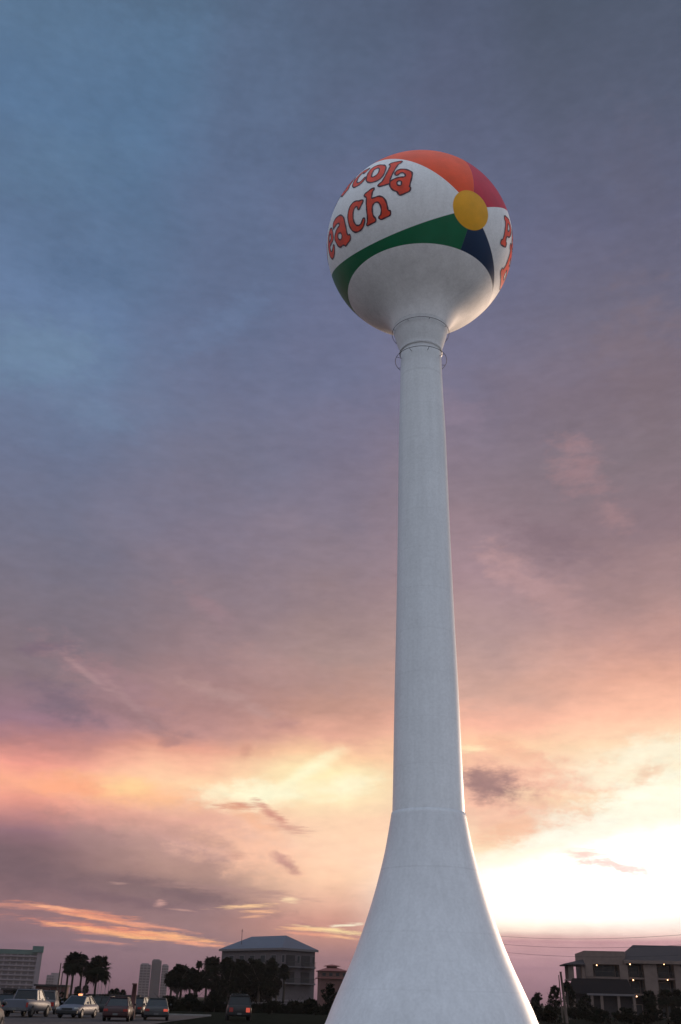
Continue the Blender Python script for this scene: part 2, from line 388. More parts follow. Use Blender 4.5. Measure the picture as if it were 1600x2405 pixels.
# --- painters' hoops below the bowl
def hoop(z, rr, rs):
    bm = bmesh.new(); n = 64
    tube(bm, [(rr * cos(2 * pi * k / n), rr * sin(2 * pi * k / n), z) for k in range(n)], .022, 6, closed=True)
    h = obj('handrail_hoop', bm, M['hoop'], tower, True)
    bm = bmesh.new()
    for k in range(8):
        bm = bmesh.new()
        a = 2 * pi * (k + .3) / 8
        tube(bm, [(rs * cos(a), rs * sin(a), z - .05), (rr * cos(a), rr * sin(a), z)], .02, 5)
        obj('hoop_bracket', bm, M['hoop'], h)
hoop(49.45, 2.27, 2.12); hoop(46.85, 2.02, 1.6)
bm = bmesh.new()
lathe(bm, [(1.60, 47.50), (1.70, 47.52), (1.70, 47.64), (1.62, 47.66)], 96)
obj('joint_flange', bm, mp_neck, tower, True)
bm = bmesh.new(); lathe(bm, [(6.42, -.3), (6.9, -.3), (6.9, .12), (6.3, .15)], 96)
obj('footing', bm, M['kerb'], tower)

# ------------------------------------------------------------------ ground
def sheet(name, x0, x1, y0, y1, z, mat, nx=1, ny=1, wob=0):
    bm = bmesh.new()
    vs = [[bm.verts.new((x0 + (x1 - x0) * i / nx, y0 + (y1 - y0) * j / ny, z)) for i in range(nx + 1)] for j in range(ny + 1)]
    for j in range(ny):
        for i in range(nx): bm.faces.new((vs[j][i], vs[j][i + 1], vs[j + 1][i + 1], vs[j + 1][i]))
    return tag(obj(name, bm, mat), kind='structure')
sheet('ground', -6000, 6000, -300, 9000, 0, M['sand'])
sheet('bounce_sand', -5, 80, -80, 66, .012, M['palesand'])  # unseen pale sand, added to bounce light up onto the bowl
sheet('parking_lot', -70, -11, 20, 104, .006, M['asphalt'])
bm = bmesh.new()
for i in range(18):
    x = -66 + i * 2.9
    box(bm, x, x + .1, 92, 97.5, .008, .012)
tag(obj('bay_markings', bm, M['line']), kind='structure')
bm = bmesh.new(); box(bm, -70, -11, 104, 104.25, -.05, .13, bev=.02)
tag(obj('kerb', bm, M['kerb']), kind='structure')

# ------------------------------------------------------------------ palms and trees
def palm_crown_bm(rad, seed, n=34, droop=1., zs=1.3):
    """fan palm crown: petioles with split fan leaves pointing every way"""
    rnd = random.Random(seed); bm = bmesh.new()
    for i in range(n):
        a = rnd.uniform(0, 2 * pi); el = math.asin(rnd.uniform(-.85, 1.0)); Lr = rad * rnd.uniform(.55, 1.0)
        d = Vector((cos(a) * cos(el), sin(a) * cos(el), sin(el)))
        Lr *= 1 + (zs - 1) * abs(d.z)
        base = Vector((0, 0, 0)); mid = d * Lr * .5
        side = d.cross(Vector((0, 0, 1))); side = side.normalized() if side.length > .1 else Vector((1, 0, 0)); up = side.cross(d)
        tube(bm, [base, mid * .6, mid], .018 * rad, 3, caps=False)
        nb = 11; fan = rad * .58
        for k in range(nb):
            th = R(-82 + 164 * k / (nb - 1)) + rnd.uniform(-.06, .06)
            dd = (d * cos(th) + side * sin(th)).normalized()
            L2 = fan * (1 - .25 * abs(th)) * rnd.uniform(.85, 1.1)
            w = dd.cross(up).normalized() * .07 * rad
            p0 = mid; p1 = mid + dd * L2 * .6 + up * .04 * L2 - Vector((0, 0, 1)) * .04 * L2 * droop
            p2 = mid + dd * L2 - Vector((0, 0, 1)) * .30 * L2 * droop
            v = [bm.verts.new(q) for q in (p0, p1 - w, p2, p1 + w)]
            bm.faces.new(v)
    return bm
def palm_trunk_bm(h, r, seed, lean=.3):
    rnd = random.Random(seed); bm = bmesh.new(); a = rnd.uniform(0, 6.28); pts = []; rs = []
    for i in range(13):
        t = i / 12; off = lean * (t * t - t)
        pts.append((off * cos(a), off * sin(a), h * t)); rs.append(r * (1.25 - .3 * t if t < .8 else 1.0 + (t - .8) * 2.2) * (1 + .06 * (i % 2)))
    tube(bm, pts, rs, 9)
    return bm
def palm(x, D, ytop, rad_px, label, cat='palm tree', group=None, seed=None, lean=.4):
    seed = seed if seed is not None else random.randint(0, 9999)
    rad = rad_px * mpx(D) * 1.28
    ztop = hgt(ytop, x, D); h = max(ztop - rad * 1.25, 1.0)
    t = thing('palm_tree', label, cat, pos(x, D), random.uniform(0, 6), group)
    obj('trunk', palm_trunk_bm(h, min(.17, .1 + rad * .05), seed, lean), M['bark'], t, True)
    c = obj('crown', palm_crown_bm(rad, seed + 1, 96), M['palm'], t); c.location = (0, 0, h)
    return t
def crown_bm(blobs, n, leaf, seed):
    """leaf clumps: small bent leaf quads scattered through several uneven lobes"""
    rnd = random.Random(seed); bm = bmesh.new()
    clumps = []
    for (c, rx, ry, rz) in blobs:
        for _ in range(18):
            while True:
                q = Vector((rnd.uniform(-1, 1), rnd.uniform(-1, 1), rnd.uniform(-1, 1)))
                if .25 < q.length < 1: break
            clumps.append((Vector(c) + Vector((q.x * rx, q.y * ry, q.z * rz)), .34 * (rx + rz) / 2 * rnd.uniform(.6, 1.2)))
    for i in range(n):
        c, r = clumps[rnd.randrange(len(clumps))]
        d = Vector((rnd.gauss(0, 1), rnd.gauss(0, 1), rnd.gauss(0, 1))).normalized()
        p = c + d * r * rnd.uniform(.3, 1.05) ** .6
        a = Vector((rnd.gauss(0, 1), rnd.gauss(0, 1), rnd.gauss(0, 1))).normalized(); b_ = a.cross(d)
        if b_.length < .1: continue
        b_.normalize(); s = leaf * rnd.uniform(.6, 1.3)
        bm.faces.new([bm.verts.new(q) for q in (p - a * s, p - b_ * s * .5, p + a * s, p + b_ * s * .5)])
    return bm
def trunk_bm(h, r, seed, limbs=6, spread=1.5):
    rnd = random.Random(seed); bm = bmesh.new()
    tube(bm, [(0, 0, -.1), (.05, .02, h * .3), (0, .08, h * .6), (.08, 0, h)], [r * 1.3, r, r * .75, r * .35], 8)
    for i in range(limbs):
        z = h * rnd.uniform(.35, .8); a = rnd.uniform(0, 6.28); e = spread * rnd.uniform(.6, 1.1)
        tube(bm, [(0, 0, z), (e * .5 * cos(a), e * .5 * sin(a), z + e * .35), (e * cos(a), e * sin(a), z + e * .8)], [r * .45, r * .3, r * .1], 5)
    return bm
def tree(x, D, ytop, wpx, label, seed, name='broadleaf_tree', base_frac=.3, n=2600, cat='tree', group=None):
    H = hgt(ytop, x, D); w = wpx * mpx(D); rnd = random.Random(seed)
    t = thing(name, label, cat, pos(x, D), 0, group)
    obj('trunk', trunk_bm(H * .75, max(.05, min(.22, H * .03)), seed, 7, w * .6), M['bark'], t)
    bl = []; zc0 = H * base_frac
    for i in range(6):
        f = rnd.uniform(0, 1); z = zc0 + (H - zc0) * (.2 + .65 * f)
        rr = w * .5 * (.75 - .35 * f)
        a = rnd.uniform(0, 6.28); o = w * .5 * (1 - f * .6) * rnd.uniform(.2, .75)
        bl.append(((o * cos(a), o * sin(a), z), rr, rr, (H - zc0) * .2))
    bl.append(((0, 0, H - (H - zc0) * .2), w * .22, w * .22, (H - zc0) * .17))
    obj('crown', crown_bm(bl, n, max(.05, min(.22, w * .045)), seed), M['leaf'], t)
    return t

G1 = 'fan palms in the clump left of the lot'
palm(165, 200, 2219, 23, 'tallest round-headed fan palm of the clump beside the wide hotel', seed=11)
palm(152, 203, 2248, 13, 'smaller fan palm leaning out on the left of the tall palm clump', seed=12)
palm(186, 204, 2232, 12, 'middle fan palm squeezed between the two big round palm heads', seed=13)
palm(224, 200, 2226, 28, 'broad dense fan palm on the right of the left palm clump', seed=14, lean=1.3)
palm(199, 206, 2252, 13, 'low fan palm head filling the gap in the left palm clump', seed=16)
palm(181, 260, 2310, 9, 'tiny distant palm under the left palm clump, left of two', seed=17)
palm(199, 260, 2308, 8, 'tiny distant palm under the left palm clump, right of two', seed=18)
for i, (x, y, r) in enumerate([(261, 2317, 9), (273, 2316, 8), (288, 2318, 9)]):
    palm(x, 300, y, r, ['small far palm at the left of the low trio before the twin towers', 'small far palm in the middle of the low trio before the twin towers', 'small far palm at the right of the low trio before the twin towers'][i], seed=20 + i)
# palms and trees in front of the grey hotel
mid = [(421, 2246, 27, 'wide rounded palm head at the left end of the dark grove by the grey hotel'),
       (398, 2268, 15, 'low palm on the outer left edge of the dark grove'),
       (447, 2262, 17, 'ragged palm right of the wide rounded head in the dark grove'),
       (462, 2247, 8, 'little palm tip poking up between two bigger heads of the dark grove'),
       (494, 2227, 21, 'tallest palm of the dark grove, left of the grey hotel roof'),
       (480, 2262, 20, 'palm low in the grove under its tallest head'),
       (527, 2233, 19, 'palm overlapping the left corner of the grey hotel'),
       (560, 2234, 24, 'big palm before the long left front of the grey hotel'),
       (598, 2236, 22, 'big palm before the middle of the grey hotel'),
       (634, 2236, 20, 'palm before the near corner of the grey hotel'),
       (664, 2252, 15, 'palm standing rightmost in front of the grey hotel')]
for i, (x, y, r, lb) in enumerate(mid):
    palm(x, 186 + (i * 7) % 16, y, r, lb, seed=40 + i, lean=.8)
tr = [(535, 2250, 60, 'dark leafy tree masking the left corner of the hotel'), (606, 2250, 70, 'dark leafy tree masking the middle of the long hotel front'), (415, 2262, 54, 'round dark tree filling the left end of the grove'), (455, 2276, 56, 'dark tree between the two tallest heads of the grove'), (575, 2246, 90, 'tallest dense tree mass before the long hotel front'), (636, 2254, 64, 'tall dark tree at the near corner of the hotel'),
      (545, 2262, 70, 'dense dark broadleaf tree below the hotel palms on the left'),
      (600, 2266, 72, 'dense dark broadleaf tree below the hotel palms at centre'),
      (505, 2288, 50, 'dark leafy tree under the tallest palm of the grove'),
      (648, 2290, 40, 'dark bushy tree at the near corner of the grey hotel')]
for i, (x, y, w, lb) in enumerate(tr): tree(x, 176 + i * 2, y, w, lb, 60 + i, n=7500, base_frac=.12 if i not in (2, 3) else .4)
sh = [(395, 2340, 60), (450, 2333, 70), (505, 2330, 70), (560, 2328, 70), (730, 2345, 60), (775, 2305, 46), (800, 2330, 40), (690, 2350, 60), (640, 2352, 60)]
slb = ['low dark bush at the left foot of the grove', 'second low dark bush along the foot of the grove', 'third low dark bush along the foot of the grove', 'dark bush under the left front of the grey hotel',
       'dark bush below the right corner of the grey hotel', 'tall dark shrub before the red-roofed house', 'dark shrub touching the left edge of the tower base', 'low bush before the hotel terrace on the right', 'low bush before the hotel terrace on the left']
for i, (x, y, w) in enumerate(sh):
    tree(x, 128 + 3 * (i % 4), y, w, slb[i], 80 + i, 'shrub', .02, 2600, 'shrub')

def hedge(x0, x1, D, ytop, label, seed):
    a = pos(x0, D); b_ = pos(x1, D); Lh = (b_ - a).length; H = hgt(ytop, (x0 + x1) / 2, D)
    t = thing('hedge', label, 'hedge', (a + b_) / 2, atan2(b_.y - a.y, b_.x - a.x))
    n = max(4, int(Lh / 2.2)); rnd = random.Random(seed)
    bl = [((-Lh / 2 + Lh * (i + .5) / n, rnd.uniform(-.3, .3), H * .5), Lh / n * .75, 1.0, H * rnd.uniform(.38, .55)) for i in range(n)]
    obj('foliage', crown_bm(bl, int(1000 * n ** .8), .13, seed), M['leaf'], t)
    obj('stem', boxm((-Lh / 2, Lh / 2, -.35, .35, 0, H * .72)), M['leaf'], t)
hedge(-60, 130, 125, 2322, 'long dark clipped hedge behind the pickup under the wide hotel', 1)
hedge(130, 262, 130, 2336, 'dark uneven hedge behind the white sedan', 2)
hedge(262, 345, 134, 2346, 'low dark hedge behind the maroon and dark cars', 3)
hedge(345, 800, 136, 2352, 'dark hedge running under the grove and the grey hotel', 4)

# ------------------------------------------------------------------ buildings
def slabs_windows(parent, w, d, h, floors, cols, wallm, winm, x0=0, roofm=None, rail=True, facing=-1):
    obj('wall', boxm((x0, x0 + w, 0, d, 0, h)), wallm, parent)
    fh = h / floors
    for f in range(1, floors):
        bm = bmesh.new()
        box(bm, x0 - .3, x0 + w + .3, -1.2, -.003, f * fh - .12, f * fh + .12)
        box(bm, x0 - .3, x0 + w + .3, -1.2, -1.1, f * fh + .121, f * fh + .75)
        obj('balcony', bm, wallm, parent)
    for f in range(floors):
        for c in range(cols):
            bm = bmesh.new()
            cw = w / cols; xx = x0 + c * cw
            box(bm, xx + cw * .14, xx + cw * .86, -.04, .1, f * fh + .35, f * fh + fh * .8)
            obj('window', bm, winm, parent)
# wide hotel far left
D = 790
t = thing('hotel', 'wide pale high-rise hotel with green roof band and stair tower at far left', 'hotel', pos(74, D), R(14))
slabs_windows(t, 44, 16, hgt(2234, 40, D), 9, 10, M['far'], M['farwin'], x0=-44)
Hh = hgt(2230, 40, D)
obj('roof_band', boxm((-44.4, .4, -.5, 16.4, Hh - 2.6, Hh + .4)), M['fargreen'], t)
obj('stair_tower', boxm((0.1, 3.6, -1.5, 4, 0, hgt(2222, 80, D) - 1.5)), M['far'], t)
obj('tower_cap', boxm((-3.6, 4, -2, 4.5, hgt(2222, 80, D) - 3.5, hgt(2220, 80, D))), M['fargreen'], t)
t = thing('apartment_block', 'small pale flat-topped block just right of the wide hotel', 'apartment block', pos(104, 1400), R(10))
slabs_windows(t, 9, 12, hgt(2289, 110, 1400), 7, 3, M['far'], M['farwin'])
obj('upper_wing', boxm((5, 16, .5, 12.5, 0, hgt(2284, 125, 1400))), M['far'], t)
# twin condo towers
D = 1250
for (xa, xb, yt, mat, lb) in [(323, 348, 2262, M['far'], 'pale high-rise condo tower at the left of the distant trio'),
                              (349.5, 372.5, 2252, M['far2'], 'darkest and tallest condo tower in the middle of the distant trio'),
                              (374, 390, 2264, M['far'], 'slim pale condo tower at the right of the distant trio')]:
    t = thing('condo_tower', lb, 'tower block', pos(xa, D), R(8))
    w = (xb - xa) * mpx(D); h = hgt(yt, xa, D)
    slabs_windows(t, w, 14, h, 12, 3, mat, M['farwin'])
    obj('roof_plant', boxm((w * .1, w * .8, 1, 9, h, h + 1.2)), mat, t)
# low sheds on the left skyline
for (xa, xb, yt, D, m_, lb) in [(82, 150, 2311, 240, M['redwall'], 'long low dark red-brown building behind the pickup'),
                                (6, 76, 2320, 215, M['recess'], 'low dark building in front of the wide hotel'),
                                (212, 322, 2334, 230, M['redwall'], 'low red-brown strip building behind the parked sedans')]:
    t = thing('low_building', lb, 'building', pos(xa, D), R(8))
    w = (xb - xa) * mpx(D); h = hgt(yt, xa, D)
    obj('wall', boxm((0, w, 0, 8, 0, h - .35)), m_, t)
    obj('roof', boxm((-.4, w + .4, -.5, 8.5, h - .35, h)), M['roof_r'], t)
    for k in range(int(w / 2.4)): obj('window', boxm((.6 + k * 2.4, 1.9 + k * 2.4, -.03, .1, .9, min(h - .9, 2.2))), M['glass'], t)

# grey hotel with hip roof
D = 235
t = thing('grey_hotel', 'dim grey three-storey hotel with blue-grey hip roof behind the palm grove', 'hotel', pos(657, D), R(45))
W1, W2 = 10.2, 20.5            # right front along +x, left front along +y ... local frame turned 45 deg
zb, ze = 1.4, 11.3
obj('wall', boxm((0, W1, 0, W2, 0, ze)), M['stucco_h'], t)
bm = bmesh.new(); zt = ze + 3.2; o_ = .5
cs = [(-o_, -o_), (W1 + o_, -o_), (W1 + o_, W2 + o_), (-o_, W2 + o_)]
lo = [bm.verts.new((x, y, ze + .02)) for x, y in cs]; hi = [bm.verts.new((x, y, ze + .35)) for x, y in cs]
ra = bm.verts.new((W1 / 2, W1 * .42, zt)); rb = bm.verts.new((W1 / 2, W2 - W1 * .42, zt))
bm.faces.new(lo[::-1])
for k in range(4): bm.faces.new((lo[k], lo[(k + 1) % 4], hi[(k + 1) % 4], hi[k]))
bm.faces.new((hi[0], hi[1], ra)); bm.faces.new((hi[1], hi[2], rb, ra)); bm.faces.new((hi[2], hi[3], rb)); bm.faces.new((hi[3], hi[0], ra, rb))
rf = obj('roof', bm, M['metalroof'], t)
obj('fascia', boxm((-o_ - .05, W1 + o_ + .05, -o_ - .05, -o_ + .02, ze - .1, ze + .33), (-o_ - .05, -o_ + .02, -o_ + .02, W2 + o_, ze - .1, ze + .33)), M['trim_h'], t)
bm = bmesh.new(); tube(bm, [(1.5, 15.5, ze + .4), (1.5, 15.5, ze + 4.6)], .06, 5); tube(bm, [(1.1, 15.5, ze + 4.2), (1.9, 15.5, ze + 4.2)], .03, 4)
obj('antenna', bm, M['rail'], t)
for k, z in enumerate((zb, 4.7, 8.0)):
    obj('floor_band', boxm((-.12, W1 + .12, -.14, -.003, z - .22, z + .12), (-.14, -.003, 0, W2, z - .22, z + .12)), M['trim_h'], t)
for z in (4.7, 8.0):      # balconies on the right front
    for x in (.9, 5.5):
        bk = obj('balcony', boxm((x, x + 3.7, -1.5, -.15, z - .15, z), bev=0), M['trim_h'], t)
        bm = bmesh.new(); box(bm, x, x + 3.7, -1.5, -1.45, z + .95, z + 1.03)
        for j in range(19): box(bm, x + .1 + j * .19, x + .13 + j * .19, -1.49, -1.46, z, z + .95)
        obj('railing', bm, M['rail'], bk)
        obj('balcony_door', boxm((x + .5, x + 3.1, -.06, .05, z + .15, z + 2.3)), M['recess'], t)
for z in (1.7, 5.0, 8.3):
    for y in (1.6, 5.2, 8.8, 12.4, 16.0):
        wf = obj('window_frame', boxm((-.07, .05, y, y + 1.7, z + .3, z + 2.0)), M['trim_h'], t)
        obj('pane', boxm((-.10, -.072, y + .12, y + 1.58, z + .42, z + 1.88)), M['glass'], wf)
for x in (.02, 4.65, 9.3):
    wf = obj('window_frame', boxm((x, x + .85, -.07, .05, 8.7, 10.3)), M['trim_h'], t)
    obj('pane', boxm((x + .1, x + .75, -.10, -.072, 8.8, 10.2)), M['glass'], wf)
# terrace wall in front of the hotel
t = thing('terrace_wall', 'low dim terrace wall with pale coping below the grey hotel', 'wall', pos(570, 168), R(-3))
w = 176 * mpx(168)
obj('wall', boxm((0, w, 0, .4, 0, .85)), M['recess'], t); obj('coping', boxm((-.1, w + .1, -.1, .5, .86, 1.1)), M['trim_h'], t)
for k in range(6): obj('pier', boxm((1 + k * 2, 1.35 + k * 2, -.15, -.003, 0, .84)), M['trim_h'], t)

# red roofed house
D = 320
t = thing('red_roofed_house', 'low house with red pyramid roof and little cupola between hotel and tower', 'house', pos(778, D), R(6))
hw = 34 * mpx(D); ze2 = hgt(2297, 778, D); zm = hgt(2269, 778, D); zp = hgt(2262, 778, D)
obj('wall', boxm((-hw + .4, hw - .4, -hw + .4, hw - .4, 0, ze2)), M['redwall'], t)
def pyramid(h0, h1, a, b_, th=.2):
    bm = bmesh.new()
    l0 = [bm.verts.new((x * a, y * a, h0)) for x, y in ((-1, -1), (1, -1), (1, 1), (-1, 1))]
    l1 = [bm.verts.new((x * a, y * a, h0 + th)) for x, y in ((-1, -1), (1, -1), (1, 1), (-1, 1))]
    if b_ > 0: l2 = [bm.verts.new((x * b_, y * b_, h1)) for x, y in ((-1, -1), (1, -1), (1, 1), (-1, 1))]
    else: l2 = None; ap = bm.verts.new((0, 0, h1))
    bm.faces.new(l0[::-1])
    for k in range(4):
        j = (k + 1) % 4; bm.faces.new((l0[k], l0[j], l1[j], l1[k]))
        if l2: bm.faces.new((l1[k], l1[j], l2[j], l2[k]))
        else: bm.faces.new((l1[k], l1[j], ap))
    if l2: bm.faces.new(l2)
    return bm
obj('eave', boxm((-hw - .3, hw + .3, -hw - .3, hw + .3, ze2 + .01, ze2 + .3)), M['redroof'], t)
zs = hgt(2279, 778, D)
obj('upper_wall', boxm((-hw + .3, hw - .3, -hw + .3, hw - .3, ze2 + .31, zs)), M['redwall'], t)
obj('roof', pyramid(zs + .01, zm, hw + .2, hw * .35), M['redroof'], t)
cu = obj('cupola', boxm((-hw * .34, hw * .34, -hw * .34, hw * .34, zm + .01, zm + .35)), M['redwall'], t)
obj('cupola_roof', pyramid(zm + .36, zp + .15, hw * .55, 0, .1), M['redroof'], cu)
for k in range(4): obj('window', boxm((-hw + 1 + k * 2, -hw + 2 + k * 2, -hw + .27, -hw + .295, ze2 + .7, zs - .4)), M['glass'], t)

# right hand balcony building
D = 205
t = thing('balcony_building', 'brown three-storey building with lit balconies and hip roof at the right edge', 'building', pos(1383, D), R(-6))
px = mpx(D)
def rz(y, x): return hgt(y, x, D)
Wd = 330 * px
ztop = rz(2229, 1383)
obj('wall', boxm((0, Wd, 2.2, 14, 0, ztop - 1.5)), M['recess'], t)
# parapet block on the left, hip roof on the right
obj('parapet', boxm((0, 96 * px, 0, 2.19, rz(2262, 1400), ztop), (0, 96 * px, 2.19, 13.9, ztop - 1.49, ztop)), M['stucco_r'], t)
bm = bmesh.new(); za = rz(2254, 1500); zb_ = rz(2214, 1510); xa, xb = 90 * px, Wd + 1
v = [bm.verts.new(q) for q in ((xa, -.7, za), (xb, -.7, za), (xb, 14.5, za), (xa, 14.5, za), (xa + 3.2, 6.5, zb_ + .2), (xb - 4, 6.5, zb_ + .2))]
for f in ((3, 2, 1, 0), (0, 1, 5, 4), (1, 2, 5), (2, 3, 4, 5), (3, 0, 4)): bm.faces.new([v[i] for i in f])
obj('roof', bm, M['roof_r'], t)
obj('fascia', boxm((xa + .02, xb, -.75, -.64, za - .5, za + .05)), M['stucco_r'], t)
lev = [(.0, rz(2340, 1490) + .3), (rz(2340, 1490) + .3, rz(2301, 1490) + .3), (rz(2301, 1490) + .3, rz(2262, 1490) + .1)]
pil = [(0, 18), (80, 99), (136, 166), (206, 222), (262, 284), (320, 330)]
for a, b_ in pil[1:]: obj('pillar', boxm((a * px, b_ * px, -.25, 2.19, 0, za - .51 if a > 88 else rz(2262.3, 1400))), M['stucco_r'], t)
obj('corner_pillar', boxm((0, 18 * px, -.1, 2.19, lev[2][0] + .16, rz(2262.3, 1400))), M['stucco_r'], t)
for z0, z1 in lev[1:]:
    obj('floor_slab', boxm((0, Wd, .05, 2.19, z0 - .15, z0 + .15)), M['stucco_r'], t)
    for (a, b_), (c, d) in zip(pil, pil[1:]):
        rb_ = bmesh.new(); box(rb_, b_ * px + .01, c * px - .01, -.02, .04, z0 + 1.0, z0 + 1.1)
        n = int((c - b_) * px / .16)
        for j in range(n): box(rb_, b_ * px + .05 + j * .16, b_ * px + .08 + j * .16, 0, .03, z0 + .16, z0 + 1.0)
        obj('railing', rb_, M['rail'], t)
for z0, z1 in lev:
    for (a, b_), (c, d) in zip(pil, pil[1:]):
        wf = obj('door_frame', boxm(((b_ + 6) * px, (c - 6) * px, 2.1, 2.19, z0 + .16, z0 + 2.25)), M['stucco_r'], t)
        obj('pane', boxm(((b_ + 8) * px, (c - 8) * px, 2.04, 2.098, z0 + .25, z0 + 2.12)), M['glass'], wf)
def blamp(x, y, r=.09, mat='lampglow'):
    bm = bmesh.new(); bmesh.ops.create_icosphere(bm, subdivisions=2, radius=r)
    o = obj('wall_lamp', bm, M[mat], t); o.location = ((x - 1383) * px, -.32, rz(y, x))
    obj('lamp_bracket', boxm((-.05, .05, .0, .1, r, r + .12)), M['rail'], o)
for x, y in ((1410, 2265), (1488, 2263), (1567, 2263), (1492, 2301), (1571, 2301), (1496, 2340)): blamp(x, y)
blamp(1581, 2380, .07)
blamp(1436, 2375, .12, 'redglow'); blamp(1417, 2374, .09, 'redglow'); blamp(1396, 2377, .09, 'redglow')
# open porch at the left corner
pw = 50 * px
bm = bmesh.new(); zpo, zpi = rz(2261, 1333), rz(2249, 1383)
v = [bm.verts.new(q) for q in ((-pw, -.6, zpo), (-.01, -.6, zpo), (-.01, 7, zpo), (-pw, 7, zpo), (-.01, 2.5, zpi), (-.01, 4.2, zpi), (-.01, -.6, zpo - .22), (-pw, -.6, zpo - .22), (-pw, 7, zpo - .22), (-.01, 7, zpo - .22))]
for f in ((0, 1, 4), (0, 4, 5, 3), (5, 2, 3), (7, 6, 1, 0), (8, 7, 0, 3), (9, 8, 3, 2), (6, 7, 8, 9)): bm.faces.new([v[i] for i in f])
obj('porch_roof', bm, M['roof_r'], t)
zf = lev[2][0] - .3
for q in ((-39 * px, -27 * px, 0, .9), (-39 * px, -27 * px, 5.6, 6.4), (-8.5 * px, -.05, 0, .9)): obj('porch_column', boxm((*q, zf, zpo - .23)), M['stucco_r'], t)
obj('porch_floor', boxm((-41 * px, -.01, -.1, 6.6, zf - .25, zf)), M['stucco_r'], t)
# low annex roof in front
ax0, ax1 = -50 * px, 100 * px; z1_, z0_ = rz(2298, 1420), rz(2335, 1420)
bm = bmesh.new()
v = [bm.verts.new(q) for q in ((ax0, -4.5, z0_), (ax1, -4.5, z0_), (ax1, -.3, z0_), (ax0, -.3, z0_), (ax0 + 1.4, -1.2, z1_), (ax1 - .5, -1.2, z1_), (ax1 - .5, -.3, z1_), (ax0 + 1.4, -.3, z1_))]
for f in ((3, 2, 1, 0), (0, 1, 5, 4), (1, 2, 6, 5), (2, 3, 7, 6), (3, 0, 4, 7), (4, 5, 6, 7)): bm.faces.new([v[i] for i in f])
obj('annex_roof', bm, M['roof_d'], t)
obj('annex_fascia', boxm((-8 * px, ax1 + .05, -4.6, -4.51, z0_ - .25, z0_ + .08)), M['trim_h'], t)
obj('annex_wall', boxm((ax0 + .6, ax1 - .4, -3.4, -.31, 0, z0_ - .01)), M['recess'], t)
for x in (-40, 0, 22, 60, 95): obj('annex_column', boxm((x * px, (x + 6) * px, -4.4, -4.0, 0, z0_ - .01)), M['stucco_r'], t)

# trees and palms at the right
for i, (x, y, w, lb) in enumerate([(1308, 2311, 44, 'dark round tree left of the leaning pole by the balcony building'),
                                   (1268, 2331, 36, 'small dark tree hard against the right edge of the tower base'),
                                   (1340, 2306, 40, 'dark tree right behind the leaning pole'),
                                   (1378, 2336, 56, 'dark bushy tree under the low annex roof')]):
    tree(x, 140 + i * 6, y, w, lb, 120 + i, n=3600, base_frac=.08)
for i, (x, y, r, lb) in enumerate([(1336, 2298, 10, 'small palm head beside the leaning pole'),
                                   (1529, 2316, 17, 'fan palm before the middle bay of the balcony building'),
                                   (1569, 2312, 20, 'larger fan palm before the right bay of the balcony building'),
                                   (1598, 2316, 16, 'fan palm cut by the right edge of the picture'),
                                   (1256, 2336, 9, 'tiny palm head beside the tower base')]):
    palm(x, 150 + i * 5, y, r, lb, seed=140 + i)
for i, (x, y, w) in enumerate([(1290, 2362, 60), (1350, 2366, 60), (1410, 2372, 70), (1470, 2366, 70), (1530, 2358, 60), (1590, 2366, 60), (1245, 2375, 44)]):
    tree(x, 118 + (i % 3) * 4, y, w, ['dark bush under the round tree left of the leaning pole', 'dark bush at the foot of the leaning pole', 'dark bush before the annex columns',
         'dark bush before the middle of the balcony building', 'dark bush under the middle fan palm', 'dark bush under the right-hand fan palms', 'dark low bush at the right foot of the tower'][i], 160 + i, 'shrub', .02, 2400, 'shrub')

# ------------------------------------------------------------------ poles and wires
def pole(name, x, D, ytop, r, label, cat, mat, lean=(0, 0), arms=False):
    h = hgt(ytop, x, D); t = thing(name, label, cat, pos(x, D))
    bm = bmesh.new(); tube(bm, [(0, 0, -.2), (lean[0] * .5, lean[1] * .5, h * .5), (lean[0], lean[1], h)], [r * 1.15, r, r * .8], 10)
    obj('post', bm, mat, t, True)
    if arms:
        obj('crossarm', boxm((-1.1, 1.1, -.06, .06, h - .55, h - .42)), mat, t)
        bm = bmesh.new()
        for x_ in (-1, 0, 1): tube(bm, [(x_, 0, h - .42), (x_, 0, h - .22)], .05, 6)
        obj('insulator', bm, M['rim'], t)
    else:
        obj('cap', boxm((lean[0] - r * .9, lean[0] + r * .9, lean[1] - r * .9, lean[1] + r * .9, h, h + r * .5)), mat, t)
    return t, h
pole('pole', 1331, 118, 2282, .13, 'weathered wooden pole leaning left among the trees by the balcony building', 'pole', M['wood'], lean=(-.32, 0))
bm = bmesh.new()
pole('pole', 1321, 122, 2289, .06, 'thinner short pole just left of the leaning wooden pole', 'pole', M['wood'], lean=(-.1, 0))
pole('utility_pole', 133, 210, 2261, .11, 'thin tall utility pole left of the fan palm clump', 'utility pole', M['wood'])
pole('utility_pole', 140, 212, 2281, .10, 'shorter thin pole just right of the tall utility pole', 'utility pole', M['wood'])
pole('marker_post', 315, 84, 2312, .20, 'red-brown marker post standing between the maroon and dark cars', 'post', M['redpost'])
mast_l = ['leftmost bare mast over the strip building', 'second bare mast over the strip building', 'third bare mast over the strip building', 'fourth bare mast over the strip building', 'rightmost bare mast over the strip building']
for i, (x, y) in enumerate([(220, 2302), (228, 2308), (236, 2304), (245, 2306), (253, 2299)]):
    pole('mast', x, 420, y, .10, mast_l[i], 'mast', M['far'])
